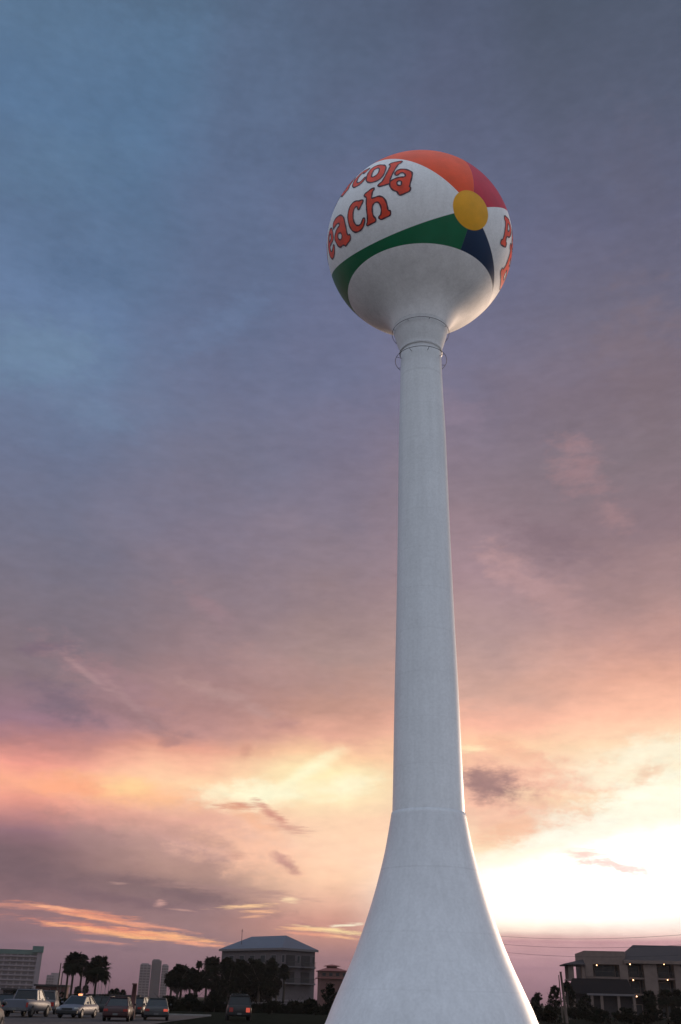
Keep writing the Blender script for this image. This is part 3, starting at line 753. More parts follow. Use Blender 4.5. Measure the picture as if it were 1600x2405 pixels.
# power line: one pole hidden behind the tower, one outside the frame on the right
pA = pos(1090, 150); pB = pos(1900, 105)
hA, hB = hgt(2180, 1090, 150), hgt(2172, 1900, 105)
for k, (p, h, lb) in enumerate([(pA, hA, 'timber power pole behind the tower base'), (pB, hB, 'timber power pole beyond the balcony building')]):
    t = thing('power_pole', lb, 'power pole', p)
    bm = bmesh.new(); tube(bm, [(0, 0, -.2), (0, 0, h + .2)], [.17, .12], 10); obj('post', bm, M['wood'], t, True)
    for j in range(3): obj('bracket', boxm((-.3, .3, -.08, .08, h - .1 - j * .95, h - j * .95)), M['wood'], t)
wl = ['topmost of the power wires crossing the pink sky at right', 'middle power wire crossing the pink sky at right', 'lowest power wire crossing the pink sky at right']
for j in range(3):
    bm = bmesh.new(); pts = []
    for i in range(25):
        s = i / 24; p = pA.lerp(pB, s); z = hA * (1 - s) + hB * s - j * .95 - 1.1 * 4 * s * (1 - s)
        pts.append((p.x, p.y, z))
    tube(bm, pts, .015, 4)
    tag(obj('power_wire', bm, M['wire']), wl[j], 'wire', 'power wires over the balcony building')

# ------------------------------------------------------------------ cars
def loft(bm, secs):
    rings = [[bm.verts.new(p) for p in s] for s in secs]
    n = len(rings[0])
    for a, b_ in zip(rings, rings[1:]):
        for k in range(n): bm.faces.new((a[k], a[(k + 1) % n], b_[(k + 1) % n], b_[k]))
    bm.faces.new(rings[0][::-1]); bm.faces.new(rings[-1])
def sec(x, w, z0, z1, tuck=.06, crown=.03):
    """rounded car cross-section at station x (car points along +x)"""
    return [(x, -w * .90, z0), (x, -w, z0 + (z1 - z0) * .25), (x, -w, z0 + (z1 - z0) * .62), (x, -w + tuck, z1 - .05), (x, -w + tuck * 2.2, z1), (x, 0, z1 + crown),
            (x, w - tuck * 2.2, z1), (x, w - tuck, z1 - .05), (x, w, z0 + (z1 - z0) * .62), (x, w, z0 + (z1 - z0) * .25), (x, w * .90, z0)]
def wheel_bm(r=.33, w=.21):
    bm = bmesh.new()
    prof = [(r * .62, -w / 2), (r * .92, -w / 2), (r, -w * .35), (r, w * .35), (r * .92, w / 2), (r * .62, w / 2)]
    n = 28; rings = [[bm.verts.new((rr * cos(2 * pi * k / n), y, rr * sin(2 * pi * k / n))) for k in range(n)] for rr, y in prof]
    for a, b_ in zip(rings, rings[1:]):
        for k in range(n): bm.faces.new((a[k], a[(k + 1) % n], b_[(k + 1) % n], b_[k]))
    return bm
def rim_bm(r=.2, w=.16):
    bm = bmesh.new()
    for k in range(5):
        a = 2 * pi * k / 5; u = Vector((cos(a), 0, sin(a))); s = Vector((-sin(a), 0, cos(a))) * .035
        for y in (-w / 2, w / 2):
            yy = Vector((0, y, 0)); bm.faces.new([bm.verts.new(q) for q in (yy + s * 1.5, yy + u * r - s * -1, yy + u * r - s, yy - s * 1.5)])
    n = 28
    for y in (-w * .4, w * .4):
        bm.faces.new([bm.verts.new((r * cos(2 * pi * k / n), y, r * sin(2 * pi * k / n))) for k in range(n)])
    return bm
TY, RM = wheel_bm(), rim_bm()
_ty = bpy.data.meshes.new('tyre'); TY.to_mesh(_ty); TY.free(); _ty.materials.append(M['tyre'])
for p in _ty.polygons: p.use_smooth = True
_rm = bpy.data.meshes.new('rim'); RM.to_mesh(_rm); RM.free(); _rm.materials.append(M['rim'])
def car(kind, x, D, heading, paintm, label, name='parked_car', cat='car', group='cars parked in the lot', extras=()):
    """heading: degrees, 90 = nose pointing away from the camera"""
    t = thing(name, label, cat, pos(x, D, .006), R(heading), group)
    if kind == 'sedan':
        hl, hw, bz, bh = 2.3, .88, .22, .86
        body = [(-2.3, .74, .34, .72), (-2.2, .84, .26, .88), (-1.6, .88, .22, .92), (-.9, .88, .22, .90), (.9, .88, .22, .90), (1.5, .87, .22, .84), (2.1, .82, .26, .76), (2.3, .72, .34, .62)]
        gl = [(-1.75, .66, .93), (-1.05, .58, 1.40), (.15, .58, 1.43), (1.05, .68, .93)]; wx = (1.42, -1.38); top = 1.43; wr = 1.
    elif kind == 'suv':
        hl, hw, bz, bh = 2.35, .94, .30, 1.05
        body = [(-2.35, .86, .40, 1.02), (-2.28, .92, .34, 1.08), (-1.6, .94, .3, 1.1), (.9, .94, .3, 1.08), (1.5, .92, .3, 1.04), (2.15, .88, .34, .96), (2.35, .78, .42, .78)]
        gl = [(-2.22, .78, 1.1), (-2.0, .70, 1.70), (.35, .70, 1.74), (1.15, .76, 1.1)]; wx = (1.5, -1.45); top = 1.74; wr = 1.12
    else:
        hl, hw, bz, bh = 2.75, .97, .36, 1.08
        body = [(-2.7, .90, .48, 1.12), (-2.6, .96, .40, 1.14), (-.7, .97, .38, 1.14), (.9, .97, .38, 1.12), (1.6, .95, .38, 1.08), (2.5, .90, .42, 1.0), (2.75, .82, .5, .84)]
        gl = [(-.75, .80, 1.14), (-.55, .72, 1.76), (.5, .72, 1.78), (1.2, .80, 1.12)]; wx = (1.75, -1.65); top = 1.78; wr = 1.2
    bm = bmesh.new(); loft(bm, [sec(*s) for s in body]); bd = obj('body', bm, paintm, t, True)
    # greenhouse: glass volume with painted roof panel and pillars
    (xa, wa, za), (xb_, wb, zb2), (xc, wc, zc), (xd, wd, zd) = gl
    bm = bmesh.new(); loft(bm, [[(xa, -wa, za - .04), (xa + .02, -wa, za), (xa + .02, wa, za), (xa, wa, za - .04)]] if 0 else [[(a_, -w_, z_), (a_, w_, z_), (b__, w2, z2), (b__, -w2, z2)] for a_, w_, z_, b__, w2, z2 in ()] or
         [[(xa, -wa - .08, za - .03), (xd, -wd - .08, zd - .03), (xd, wd + .08, zd - .03), (xa, wa + .08, za - .03)],
          [(xb_, -wb, zb2), (xc, -wc, zc), (xc, wc, zc), (xb_, wb, zb2)]])
    obj('windows', bm, M['glass'], t)
    bm = bmesh.new(); box(bm, xb_ - .05, xc + .06, -wb - .03, wb + .03, zb2 - .03, zc + .04, bev=.03)
    rf_ = obj('roof', bm, paintm, t, True)
    mx = (xb_ + xc) / 2 - .1
    for s in (-1, 1):
        for pts_, rr_ in (([(xa, s * (wa + .085), za - .02), (xb_, s * (wb + .01), zb2)], .045), ([(xd, s * (wd + .085), zd - .02), (xc, s * (wc + .01), zc)], .035), ([(mx, s * (wd + .09), za), (mx, s * (wb + .01), zc)], .03)):
            bm = bmesh.new(); tube(bm, pts_, rr_, 5); obj('pillar', bm, paintm, t)
    for wx_ in wx:
        for s in (-1, 1):
            w_ = bpy.data.objects.new('wheel', _ty); C.objects.link(w_); w_.parent = t; w_.location = (wx_, s * (hw - .1), .33 * wr); w_.scale = (wr, 1, wr)
            r_ = bpy.data.objects.new('rim', _rm); C.objects.link(r_); r_.parent = w_; r_.location = (0, s * .03, 0)
    zl = body[1][3] * .78
    for s in (-1, 1):
        ya, yb = (s * .80, s * .5) if kind != 'pickup' else (s * .93, s * .80)
        y0_, y1_ = min(ya, yb), max(ya, yb)
        obj('tail_light', boxm((body[0][0] - .03, body[0][0] + .12, y0_, y1_, zl - .09 - (.15 if kind != 'sedan' else 0), zl + .07), bev=.015), M['taillit'] if 'tail' in extras and s == extras_side(extras) else M['redlamp'], t)
        obj('headlight', boxm((body[-1][0] - .14, body[-1][0] + .02, s * .68 - .14, s * .68 + .14, .58 * wr, .70 * wr), bev=.02), M['headlit'] if 'lit' in extras else M['headlamp'], t)
        mr_ = bmesh.new(); box(mr_, xd - .35, xd - .2, s * (hw + .1) - .08, s * (hw + .1) + .08, za + .02, za + .16, bev=.03); obj('mirror', mr_, paintm, t, True)
    obj('rear_bumper', boxm((body[0][0] - .09, body[0][0] + .15, -hw + .04, hw - .04, .36 * wr, .52 * wr), bev=.03), M['rim'] if kind == 'pickup' else paintm, t)
    obj('front_bumper', boxm((body[-1][0] - .15, body[-1][0] + .08, -hw + .08, hw - .08, .32 * wr, .50 * wr), bev=.03), M['black_trim'], t)
    obj('grille', boxm((body[-1][0] - .05, body[-1][0] + .025, -.4, .4, .54 * wr, .66 * wr)), M['black_trim'], t)
    obj('number_plate', boxm((body[0][0] - .115, body[0][0] - .092, -.16, .16, .38 * wr, .50 * wr) if kind != 'sedan' else (body[0][0] - .115, body[0][0] - .092, -.16, .16, .38, .50)), M['plate'], t)
    if kind == 'pickup':
        obj('bed_liner', boxm((-2.55, -.85, -.78, .78, 1.145, 1.165)), M['black_trim'], t)
        obj('tailgate', boxm((-2.735, -2.70, -.78, .78, .58, 1.10), bev=.01), paintm, t)
    if 'amber' in extras:
        obj('reflection_glow', boxm((-2.32, -2.05, -.93, -.74, 1.22, 1.58), bev=.03), M['orange_glow'], t)  # orange window reflection put in as a glowing block
    if 'rack' in extras:
        bm = bmesh.new()
        for s in (-1, 1): tube(bm, [(-1.7, s * .6, 1.86), (.2, s * .6, 1.86)], .025, 5)
        for q in (-1.5, -.6, .1): tube(bm, [(q, -.6, 1.86), (q, .6, 1.86)], .02, 5)
        for q in (-1.6, .1):
            for s in (-1, 1): tube(bm, [(q, s * .6, 1.76), (q, s * .6, 1.86)], .02, 5)
        obj('roof_rack', bm, M['rim'], t)
    if 'roofglow' in extras:
        obj('roof_glow', boxm((-.25, -.05, -.14, .14, 1.475, 1.60), bev=.03), M['orange_glow'], t)  # small glowing orange block on the roof
    return t
def extras_side(e): return -1 if 'tail' in e else 0
M['orange_glow'] = glow('orange_glow_block', (1.0, .38, .16), 1.6)  # glow for the orange blocks on the cars

car('pickup', 70, 84, 86, M['c_white'], 'white pickup truck seen from behind with pale tailgate at the left of the lot', 'pickup_truck', 'pickup')
car('suv', 113, 97, 99, M['c_silver'], 'small pale car half hidden right of the white pickup', extras=())
car('sedan', 187, 84, -97, M['c_white'], 'white sedan facing us with dark windscreen and small glowing orange block on top', extras=('roofglow',))
car('sedan', 236, 96, 158, M['c_dark'], 'dark sedan parked slantwise right behind the white sedan')
car('sedan', 284, 77, 95, M['c_maroon'], 'dark maroon sedan seen from behind beside the red-brown post')
car('sedan', 331, 92, 84, M['c_dark'], 'black sedan between the red-brown post and the grey sedan')
car('sedan', 372, 82, 98, M['c_grey'], 'grey sedan seen from behind with one red tail light glowing', extras=('tail',))
car('suv', 562, 88, 97, M['c_dark'], 'black SUV with roof rack parked in the dark before the palm grove', 'suv', extras=('rack', 'tail'))
car('sedan', 30, 100, 84, M['c_dark'], 'dark car tucked left of the white pickup')
car('suv', -62, 44, 96, M['c_dark'], 'dark SUV cut by the left edge with an orange window reflection made to glow', 'suv', extras=('amber',))

# ------------------------------------------------------------------ world: sunset sky
def muted(c, k=.15):
    g = .3 * c[0] + .59 * c[1] + .11 * c[2]
    return tuple(min(255, v + (g - v) * k + (1 if k and i == 1 else 0)) for i, v in enumerate(c))
def lin(c):
    return [((v / 255) / 12.92 if v / 255 <= .04045 else (((v / 255) + .055) / 1.055) ** 2.4) for v in c]
# pale evening haze over the lot and the town
HZ = True
if HZ:
    bm = bmesh.new(); box(bm, -900, 800, -90, 1560, -1, 70)
    hm = bpy.data.materials.new('evening_haze'); hm.use_nodes = True; hn = hm.node_tree
    for n in list(hn.nodes): hn.nodes.remove(n)
    ho = hn.nodes.new('ShaderNodeOutputMaterial'); pv = hn.nodes.new('ShaderNodeVolumePrincipled')
    pv.inputs['Color'].default_value = (.86, .78, .80, 1); pv.inputs['Density'].default_value = .00008; pv.inputs['Anisotropy'].default_value = .2
    hn.links.new(pv.outputs[0], ho.inputs['Volume'])
    tag(obj('haze', bm, hm), kind='stuff')
w = bpy.data.worlds.new('World'); S.world = w; w.use_nodes = True
NT = w.node_tree; N = NT.nodes; L = NT.links
for n in list(N): N.remove(n)
def math_(op, a, b_=None, c=None, clamp=False):
    q = N.new('ShaderNodeMath'); q.operation = op; q.use_clamp = clamp
    for i, v in enumerate((a, b_, c)):
        if v is None: continue
        if isinstance(v, (int, float)): q.inputs[i].default_value = v
        else: L.new(v, q.inputs[i])
    return q.outputs[0]
def maprange(v, a, b_, c, d, smooth=True):
    q = N.new('ShaderNodeMapRange'); q.interpolation_type = 'SMOOTHSTEP' if smooth else 'LINEAR'
    q.inputs[1].default_value = a; q.inputs[2].default_value = b_; q.inputs[3].default_value = c; q.inputs[4].default_value = d
    L.new(v, q.inputs[0]); return q.outputs[0]
tc = N.new('ShaderNodeTexCoord'); sp = N.new('ShaderNodeSeparateXYZ'); L.new(tc.outputs['Generated'], sp.inputs[0])
AZ = math_('MULTIPLY', math_('ARCTAN2', sp.outputs[0], sp.outputs[1]), 180 / pi)
EL = math_('MULTIPLY', math_('ARCSINE', sp.outputs[2]), 180 / pi)
cmb = N.new('ShaderNodeCombineXYZ'); L.new(AZ, cmb.inputs[0]); L.new(EL, cmb.inputs[1]); AE = cmb.outputs[0]
def wn(scale, st, det=6, rough=.6, off=(0, 0, 0), dist=0, color=False):
    mp = N.new('ShaderNodeMapping'); mp.inputs['Scale'].default_value = st; mp.inputs['Location'].default_value = off
    L.new(AE, mp.inputs['Vector'])
    n = N.new('ShaderNodeTexNoise'); n.inputs['Scale'].default_value = scale; n.inputs['Detail'].default_value = det
    n.inputs['Roughness'].default_value = rough; n.inputs['Distortion'].default_value = dist
    L.new(mp.outputs[0], n.inputs['Vector']); return n.outputs['Color' if color else 'Fac']
# turbulent displacement of the sky coordinates, stronger high up, gentle near the horizon
n1 = wn(.11, (.7, 1, 1), 5, .6, (3, 7, 1)); n2 = wn(.11, (.7, 1, 1), 5, .6, (31, 17, 5)); n3 = wn(.5, (.45, 1.3, 1), 5, .6, (11, 2, 9))
ampe = maprange(EL, 3, 28, .25, 4.6); ampa = maprange(EL, 0, 30, 2.5, 10)
ELw = math_('ADD', EL, math_('MULTIPLY', math_('SUBTRACT', n1, .5), ampe))
ELw = math_('ADD', ELw, math_('MULTIPLY', math_('SUBTRACT', n3, .5), maprange(EL, 3, 20, .35, 2.4)))
AZw = math_('ADD', AZ, math_('MULTIPLY', math_('SUBTRACT', n2, .5), ampa))
COLS = [
 (-17, [(0,(100,78,90)),(1,(118,94,108)),(2.4,(128,102,114)),(3.6,(140,108,114)),(4.6,(134,104,110)),(5.6,(126,100,107)),(6.8,(124,98,105)),(7.8,(146,110,112)),(8.5,(196,136,124)),(9.3,(236,158,132)),(10.2,(253,176,136)),(11.2,(242,160,136)),(12.2,(186,130,120)),(13.4,(152,118,124)),(16,(136,112,122)),(20,(122,110,126)),(24,(112,112,138)),(28,(104,113,146)),(32,(100,122,160)),(36,(96,122,164)),(41,(86,112,150)),(46,(84,116,156)),(52,(84,114,150)),(60,(78,106,138))]),
 (-8, [(0,(112,84,96)),(1,(128,100,112)),(2.4,(140,112,120)),(3.4,(150,118,120)),(4.4,(140,112,116)),(5.2,(140,114,114)),(6.2,(176,138,130)),(7.4,(200,156,142)),(8.8,(228,172,146)),(9.8,(247,194,154)),(10.6,(254,212,162)),(11.4,(250,192,152)),(12.3,(226,160,132)),(13.4,(188,142,130)),(15,(172,132,130)),(18,(156,124,130)),(21,(140,118,130)),(25,(128,116,138)),(29,(114,113,140)),(33,(106,112,146)),(38,(94,108,145)),(45,(90,108,145)),(52,(86,106,140)),(60,(78,96,126))]),
 (0, [(0,(118,90,102)),(1,(140,108,118)),(2.2,(156,118,122)),(3.0,(190,138,126)),(3.8,(206,150,136)),(4.8,(232,182,158)),(6,(252,205,172)),(7.5,(255,212,176)),(9,(255,214,172)),(10.2,(255,234,180)),(11.4,(255,238,180)),(12.4,(252,206,156)),(13.5,(226,168,140)),(15,(192,146,132)),(18,(174,138,134)),(22,(150,124,132)),(26,(132,118,138)),(30,(120,113,140)),(34,(108,112,146)),(39,(100,107,144)),(45,(94,104,140)),(52,(84,99,130)),(60,(76,88,116))]),
 (8, [(0,(130,100,114)),(1,(156,120,134)),(2.0,(178,138,148)),(2.95,(198,154,158)),(3.2,(206,158,158)),(3.45,(248,222,204)),(3.9,(255,246,230)),(5.2,(255,255,246)),(6.6,(255,252,232)),(7.6,(254,226,190)),(9,(246,204,168)),(10.5,(242,188,158)),(11.8,(250,198,160)),(13.2,(255,206,160)),(14.5,(250,186,154)),(16,(218,164,148)),(19,(184,146,144)),(23,(166,132,142)),(27,(142,120,134)),(31,(130,116,138)),(35,(116,112,142)),(40,(102,105,140)),(46,(94,101,134)),(53,(82,92,122)),(60,(72,82,106))]),
 (17, [(0,(130,100,112)),(1,(154,120,132)),(2.0,(174,136,148)),(2.95,(196,152,158)),(3.15,(202,156,160)),(3.4,(246,216,204)),(3.9,(255,246,236)),(5.5,(255,255,250)),(7.5,(255,255,248)),(9.5,(255,250,226)),(11.5,(255,242,212)),(13.2,(255,222,186)),(14.8,(252,192,156)),(16.5,(236,166,142)),(18.5,(204,148,138)),(21,(174,134,134)),(25,(142,115,126)),(29,(130,112,124)),(33,(124,108,126)),(37,(110,105,130)),(42,(98,99,130)),(47,(86,93,120)),(53,(76,86,110)),(60,(68,78,100))]),
]
ramps = []
elf = math_('DIVIDE', ELw, 60., clamp=True)
for az, stops in COLS:
    rp = N.new('ShaderNodeValToRGB'); cr = rp.color_ramp; cr.interpolation = 'B_SPLINE' if 0 else 'EASE' if 0 else 'LINEAR'
    while len(cr.elements) > 1: cr.elements.remove(cr.elements[-1])
    for i, (e, c) in enumerate(stops):
        el = cr.elements[0] if i == 0 else cr.elements.new(e / 60)
        el.position = e / 60; el.color = (*lin(muted((c[0], c[1], c[2] + (8 if 7 < e < 15 and c[2] < 185 else 0)), .17 if e > 15 else 0) if min(c) < 215 else c), 1)
    L.new(elf, rp.inputs[0]); ramps.append((az, rp.outputs[0]))
def mixc(f, a, b_, mode='MIX'):
    x = N.new('ShaderNodeMix'); x.data_type = 'RGBA'; x.blend_type = mode; x.clamp_result = False
    if isinstance(f, (int, float)): x.inputs[0].default_value = f
    else: L.new(f, x.inputs[0])
    for i, v in ((6, a), (7, b_)):
        if isinstance(v, (tuple, list)): x.inputs[i].default_value = (*v[:3], 1)
        else: L.new(v, x.inputs[i])
    return x.outputs[2]
cur = ramps[0][1]
for (a0, _), (a1, o) in zip(ramps, ramps[1:]): cur = mixc(maprange(AZw, a0, a1, 0, 1), cur, o)
# named cloud patches and streaks: (az, el, half-width, half-height, tilt deg, srgb, opacity, raggedness)
B = [
 # dark puff right of the tower and its ragged halo
 (10.2, 11.0, 5.2, 2.2, -6, (246,188,162), .9, 1.1), (9.2, 10.95, 2.7, 1.15, -6, (202,156,146), .8, .9), (9.0, 10.95, 2.3, .9, -7, (150,118,118), .85, 1.0), (8.5, 11.5, 1.3, .5, 0, (158,124,122), .8, .9), (9.7, 8.6, 2.0, .8, 10, (248,188,156), .7, 1.1), (10.6, 12.9, 2.4, .6, -18, (240,178,150), .55, 1.2),
 (13.5, 10.2, 4.0, .7, -4, (250,218,180), .6, 1.2),
 (15.4, 6.75, 2.6, .42, -13, (236,192,184), .85, 1.3), (13.9, 7.4, 1.5, .3, -4, (244,208,196), .8, 1.2), (17.6, 11.5, 1.3, .65, 22, (238,192,160), .9, 1.2), (8.5, 7.0, 1.8, .5, 12, (255,252,232), .8, 1.0), (13.2, 8.3, 4.2, .9, 14, (255,253,236), .85, 1.1), (17.5, 10.0, 4.0, 1.6, 10, (255,253,232), .9, 1.1), (18.5, 12.6, 4.5, 1.0, 8, (255,248,222), .8, 1.1), (7.9, 13.0, 1.0, .25, 0, (255,234,188), .8, 1.0), (9.0, 9.2, 1.1, .5, 30, (246,196,170), .8, 1.2),
 # glowing ray and bright patch left of the tower
 (-1.6, 11.6, 2.6, .55, 32, (255,247,206), 1.0, .6), (-4.3, 10.3, 3.4, .9, 4, (255,248,212), 1.0, .8), (.8, 10.9, 2.4, .8, 8, (255,244,208), .9, .9), (-12.0, 10.1, 4.6, .85, -4, (253,190,142), .75, .8), (-11.6, 10.3, 1.7, .55, 0, (254,210,154), .8, .8), (-14.8, 10.2, 2.2, .7, 0, (252,168,132), .7, .9),
 (-4.2, 7.3, 4.2, 1.5, -8, (254,198,166), .75, .9), (.6, 7.6, 3.6, 2.0, 0, (255,214,178), .5, .8),
 # ragged little clouds under it
 (-5.3, 9.6, 1.3, .26, 4, (212,142,122), .9, 1.4), (-4.5, 9.0, 2.0, .5, -28, (242,182,146), .6, 1.2), (-3.5, 9.3, 1.5, .30, -34, (208,146,130), .9, 1.3), (-2.2, 8.5, 1.2, .3, -10, (206,150,136), .6, 1.2), (-2.6, 6.75, .95, .34, -30, (196,146,136), .9, 1.2), (-5.4, 7.0, .8, .25, 0, (206,156,140), .7, 1.2),
 # mauve banks on the left
 (-18.0, 6.0, 5.5, 1.4, -8, (114,92,100), .7, 1.0), (-9.3, 6.9, 4.2, 1.1, -22, (180,144,132), .45, 1.1), (-12.5, 7.2, 3.4, .9, -24, (158,126,122), .5, 1.2), (-8.2, 5.0, 6.2, .55, -7, (122,98,104), .8, 1.0), (-12, 4.6, 5, .35, -5, (116,92,102), .6, 1.1), (-5.4, 5.2, 4.4, .3, -4, (168,132,128), .65, 1.2), (-7.6, 7.9, 3.6, .5, -14, (188,146,134), .5, 1.1),
 (-16.2, 14.7, 2.9, 1.05, -20, (122,104,118), .8, 1.1), (-13.4, 16.0, 4.6, 1.1, -22, (160,126,132), .75, 1.2), (-11.3, 14.0, 3.6, .7, -20, (140,112,118), .5, 1.1), (-2.8, 14.2, 1.3, .5, 0, (184,138,134), .6, 1.2),
 (-14.6, 16.2, 2.0, .22, -30, (176,142,144), .6, 1.3), (-12.2, 15.0, 2.6, .3, -38, (172,138,140), .5, 1.3), (-17.5, 17.4, 2.2, .5, 10, (118,100,116), .6, 1.2), (-9.5, 12.9, .7, .35, 0, (176,130,126), .7, 1.2), (-5.2, 12.7, .5, .6, 0, (206,148,132), .6, 1.2), (-6.5, 15.6, 3.4, .5, -16, (188,152,148), .5, 1.3),
 (-8, 20.5, 2.5, .6, -28, (154,124,134), .7, 1.0), (-3, 17.2, 5.0, 1.2, -14, (176,140,138), .4, 1.2),
 # pinkish wisps high on the right
 (15.4, 28.6, 2.2, 1.9, -40, (158,124,132), .8, 1.2), (11.0, 22.8, 3.2, 1.2, -34, (190,148,150), .65, 1.3), (14.0, 20.6, 2.8, 1.5, -40, (186,144,144), .6, 1.2), (17.5, 25.5, 1.4, .8, -30, (164,128,134), .7, 1.2), (13.6, 24.4, 4.0, 1.2, -20, (132,108,120), .6, 1.2),
 (7.5, 32.3, 3.0, 1.2, -10, (140,122,142), .5, 1.2), (20.5, 33.5, 3.6, 5.5, 0, (124,106,116), .5, 1.0), (22, 42, 3.5, 6, 0, (98,96,118), .4, 1.0),
 # blue openings on the left
 (-21, 33.5, 5.5, 2.4, 8, (108,136,167), .6, .8), (-16.5, 30.8, 3.0, 1.0, -10, (112,134,168), .4, 1.0), (-22.5, 43.5, 7.5, 2.4, 12, (92,121,154), .45, 1.0), (-19, 38.5, 4.0, 1.4, 5, (82,106,142), .5, 1.0), (-27, 50, 9, 2.4, 4, (88,116,147), .35, 1.0),
 (-9.5, 36.5, 4.5, 1.3, 30, (104,124,162), .45, 1.0), (-1, 47.5, 9, 1.5, 8, (84,100,132), .4, 1.0), (-16, 53, 10, 1.5, 3, (78,98,124), .35, 1.0),
 # low burning streaks over the left skyline
 (-13.2, 3.85, 3.0, 0.176, -5.5, (240,150,118), .8, 1.35), (-12.2, 3.55, 2.6, 0.135, -7, (255,168,126), .85, 1.35), (-14.5, 4.0, 1.7, 0.095, -4, (255,184,144), .8, 1.35), (-16.5, 4.0, 2.6, 0.162, -2, (214,144,126), .7, 1.3),
 (-11.2, 3.0, 5.0, 0.270, -4.5, (240,146,116), .85, 1.35), (-12.6, 3.05, 2.6, 0.121, -5, (255,182,130), .9, 1.35), (-10.2, 2.75, 2.2, 0.135, -3, (255,186,130), .9, 1.35), (-8.4, 2.85, 2.8, 0.176, -5, (255,186,132), .9, 1.35), (-9.4, 3.3, 2.2, 0.108, -6, (240,160,132), .8, 1.3), (-7.2, 2.55, 2.0, 0.121, -6, (246,168,134), .8, 1.35), (-11.8, 2.45, 1.8, 0.081, -3, (222,150,130), .6, 1.3),
 (-4.5, 4.45, 1.8, 0.121, 5, (255,206,156), .9, 1.35), (-3.9, 4.2, 1.3, 0.095, 2, (252,190,148), .85, 1.35), (-4.1, 3.95, .9, 0.081, 6, (240,178,144), .7, 1.3), (-2.2, 4.85, .5, 0.162, 0, (255,222,180), .85, 1.4), (-9.2, 4.45, .4, 0.189, 20, (206,158,150), .8, 1.4), (-11.5, 5.35, .6, 0.068, 0, (196,156,148), .5, 1.5), (-8.0, 4.15, .9, 0.068, -4, (206,158,146), .6, 1.6),
 (.3, 3.35, 2.0, 0.149, -4, (255,226,168), .95, 1.35), (.6, 3.05, 1.6, 0.108, -5, (255,196,150), .9, 1.35), (-1.4, 3.4, 1.5, 0.095, 0, (255,196,146), .85, 1.35), (.9, 3.65, 1.0, 0.081, 6, (255,244,214), .9, 1.8), (-.9, 3.15, 1.8, 0.095, -3, (236,160,134), .8, 1.3), (-1.2, 3.6, 1.0, 0.081, -10, (178,130,126), .7, 1.3),
 (12, 3.0, 7, 0.095, 0, (186,142,150), .6, 1.6), (15, 2.35, 7, 0.108, 1, (196,156,164), .5, 1.6), (11, 1.7, 6, 0.135, 0, (158,122,138), .4, 1.6), (-14, 2.2, 6, 0.162, 0, (116,94,108), .5, 1.6), (-4, 1.9, 6, 0.162, 0, (136,108,118), .5, 1.6),
]
# the brightest part of the cloud, where the sun sits behind it, is far beyond white
q = N.new('ShaderNodeVectorMath'); q.operation = 'SUBTRACT'; L.new(AE, q.inputs[0]); q.inputs[1].default_value = (17, 6.4, 0)
rr_ = N.new('ShaderNodeVectorRotate'); rr_.rotation_type = 'Z_AXIS'; rr_.inputs['Angle'].default_value = R(-7); L.new(q.outputs[0], rr_.inputs[0]); q = rr_
q2 = N.new('ShaderNodeVectorMath'); q2.operation = 'MULTIPLY'; L.new(q.outputs[0], q2.inputs[0]); q2.inputs[1].default_value = (1 / 12, 1 / 2.6, 0)
q3 = N.new('ShaderNodeVectorMath'); q3.operation = 'LENGTH'; L.new(q2.outputs[0], q3.inputs[0])
boost = math_('MULTIPLY', maprange(q3.outputs['Value'], 0, 1.1, 1.3, 0), maprange(EL, 2.9, 3.9, 0, 1))
sc = N.new('ShaderNodeVectorMath'); sc.operation = 'SCALE'; L.new(cur, sc.inputs[0]); L.new(math_('ADD', boost, 1.0), sc.inputs['Scale']); cur = sc.outputs[0]
nc = wn(.75, (.8, 1.7, 1), 6, .68, (5, 9, 2), color=True); nf = wn(2.2, (.32, 3.4, 1), 6, .7, (1, 4, 2), color=True)
vs_ = N.new('ShaderNodeVectorMath'); vs_.operation = 'SUBTRACT'; L.new(nc, vs_.inputs[0]); vs_.inputs[1].default_value = (.5, .5, .5)
vf_ = N.new('ShaderNodeVectorMath'); vf_.operation = 'SUBTRACT'; L.new(nf, vf_.inputs[0]); vf_.inputs[1].default_value = (.5, .5, .5)
for (az, e, sa, se, rot, col, op, rag) in B:
    # (a vanishing share of the running colour keeps the shader's evaluation in order)
    q = N.new('ShaderNodeVectorMath'); q.operation = 'MULTIPLY_ADD'; L.new(cur, q.inputs[0]); q.inputs[1].default_value = (1e-6, 1e-6, 0); L.new(AE, q.inputs[2])
    mp = N.new('ShaderNodeMapping'); mp.vector_type = 'TEXTURE'; mp.inputs['Location'].default_value = (az, e, 0)
    mp.inputs['Rotation'].default_value = (0, 0, R(rot)); mp.inputs['Scale'].default_value = (sa, se, 1); L.new(q.outputs[0], mp.inputs['Vector'])
    ad = N.new('ShaderNodeVectorMath'); ad.operation = 'MULTIPLY_ADD'; L.new(vs_.outputs[0] if se > .3 else vf_.outputs[0], ad.inputs[0])
    k = rag * 2.3; ad.inputs[1].default_value = (k, k, 0); L.new(mp.outputs[0], ad.inputs[2])
    fl = N.new('ShaderNodeVectorMath'); fl.operation = 'MULTIPLY'; L.new(ad.outputs[0], fl.inputs[0]); fl.inputs[1].default_value = (1, 1, 0)
    ln = N.new('ShaderNodeVectorMath'); ln.operation = 'LENGTH'; L.new(fl.outputs[0], ln.inputs[0])
    cur = mixc(maprange(ln.outputs['Value'], .1, 1.25, op, 0), cur, lin(muted(col, .1) if e > 20 else col))
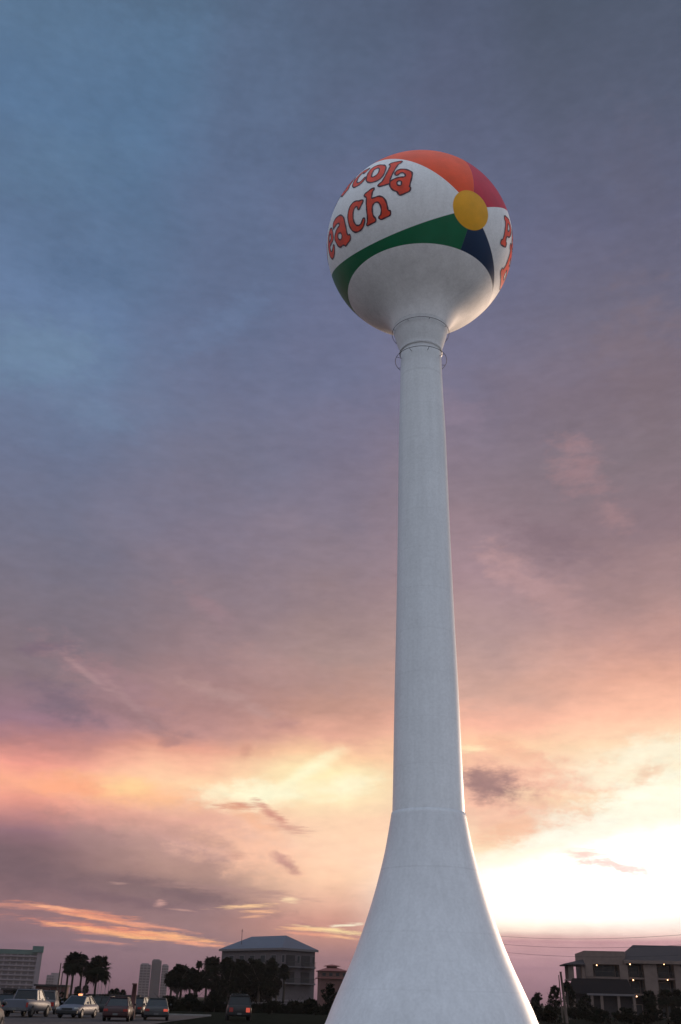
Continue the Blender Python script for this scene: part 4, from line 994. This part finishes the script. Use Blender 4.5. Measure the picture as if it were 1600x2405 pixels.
# fine cloud relief
rel = math_('ADD', math_('MULTIPLY', math_('SUBTRACT', wn(.30, (.7, 1.2, 1), 8, .62, (8, 3, 3), .4), .5), .27), 1.0)
relf = math_('ADD', math_('MULTIPLY', math_('SUBTRACT', wn(1.4, (.6, 1.6, 1), 5, .6, (2, 3, 8)), .5), .24), 1.0)
sc = N.new('ShaderNodeVectorMath'); sc.operation = 'SCALE'; L.new(cur, sc.inputs[0]); L.new(math_('MULTIPLY', math_('MULTIPLY', rel, relf), 1.05), sc.inputs['Scale'])
cur = sc.outputs[0]
# sky behind and overhead: pale blue-grey evening cloud
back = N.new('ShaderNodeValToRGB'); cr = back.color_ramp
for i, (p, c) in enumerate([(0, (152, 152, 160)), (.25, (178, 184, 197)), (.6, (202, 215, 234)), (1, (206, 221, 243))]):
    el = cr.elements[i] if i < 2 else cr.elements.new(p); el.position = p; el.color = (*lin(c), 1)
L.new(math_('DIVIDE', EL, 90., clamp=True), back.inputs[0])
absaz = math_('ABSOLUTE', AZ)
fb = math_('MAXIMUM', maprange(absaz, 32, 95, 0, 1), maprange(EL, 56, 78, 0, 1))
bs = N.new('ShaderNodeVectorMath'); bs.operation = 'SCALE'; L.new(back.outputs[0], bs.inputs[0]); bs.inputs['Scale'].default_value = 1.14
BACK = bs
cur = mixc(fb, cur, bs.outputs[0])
# below the horizon
cur = mixc(maprange(EL, -1.2, -.05, 1, 0), cur, (.03, .025, .03))
# the clear evening sky seen through the thinner cloud
SUN_EL, SUN_AZ = 5.0, 34.0
nish = N.new('ShaderNodeTexSky'); nish.sky_type = 'NISHITA'; nish.sun_disc = False
nish.sun_elevation = R(SUN_EL); nish.sun_rotation = R(SUN_AZ); nish.air_density = 1.5; nish.dust_density = 2
bgc = N.new('ShaderNodeBackground'); L.new(cur, bgc.inputs[0]); bgc.inputs[1].default_value = 1.0
bgn = N.new('ShaderNodeBackground'); L.new(nish.outputs[0], bgn.inputs[0]); bgn.inputs[1].default_value = .05
mx = N.new('ShaderNodeMixShader'); L.new(bgc.outputs[0], mx.inputs[1]); L.new(bgn.outputs[0], mx.inputs[2])
mx.inputs[0].default_value = .03
wo = N.new('ShaderNodeOutputWorld'); L.new(mx.outputs[0], wo.inputs[0])
w.cycles.sampling_method = 'MANUAL'; w.cycles.sample_map_resolution = 1024

sd = bpy.data.lights.new('sun', 'SUN'); sd.energy = 2.5; sd.angle = R(14); sd.color = (1, .72, .52)
so = bpy.data.objects.new('sun', sd); C.objects.link(so)
sdir = Vector((sin(R(SUN_AZ)) * cos(R(SUN_EL)), cos(R(SUN_AZ)) * cos(R(SUN_EL)), sin(R(SUN_EL))))
so.rotation_euler = sdir.to_track_quat('Z', 'Y').to_euler()

S.render.engine = 'CYCLES'
S.cycles.use_denoising = True
S.cycles.max_bounces = 5; S.cycles.diffuse_bounces = 3; S.cycles.glossy_bounces = 3
S.cycles.sample_clamp_indirect = 4
S.view_settings.view_transform = 'Standard'; S.view_settings.look = 'None'
S.view_settings.exposure = 0; S.view_settings.gamma = 1
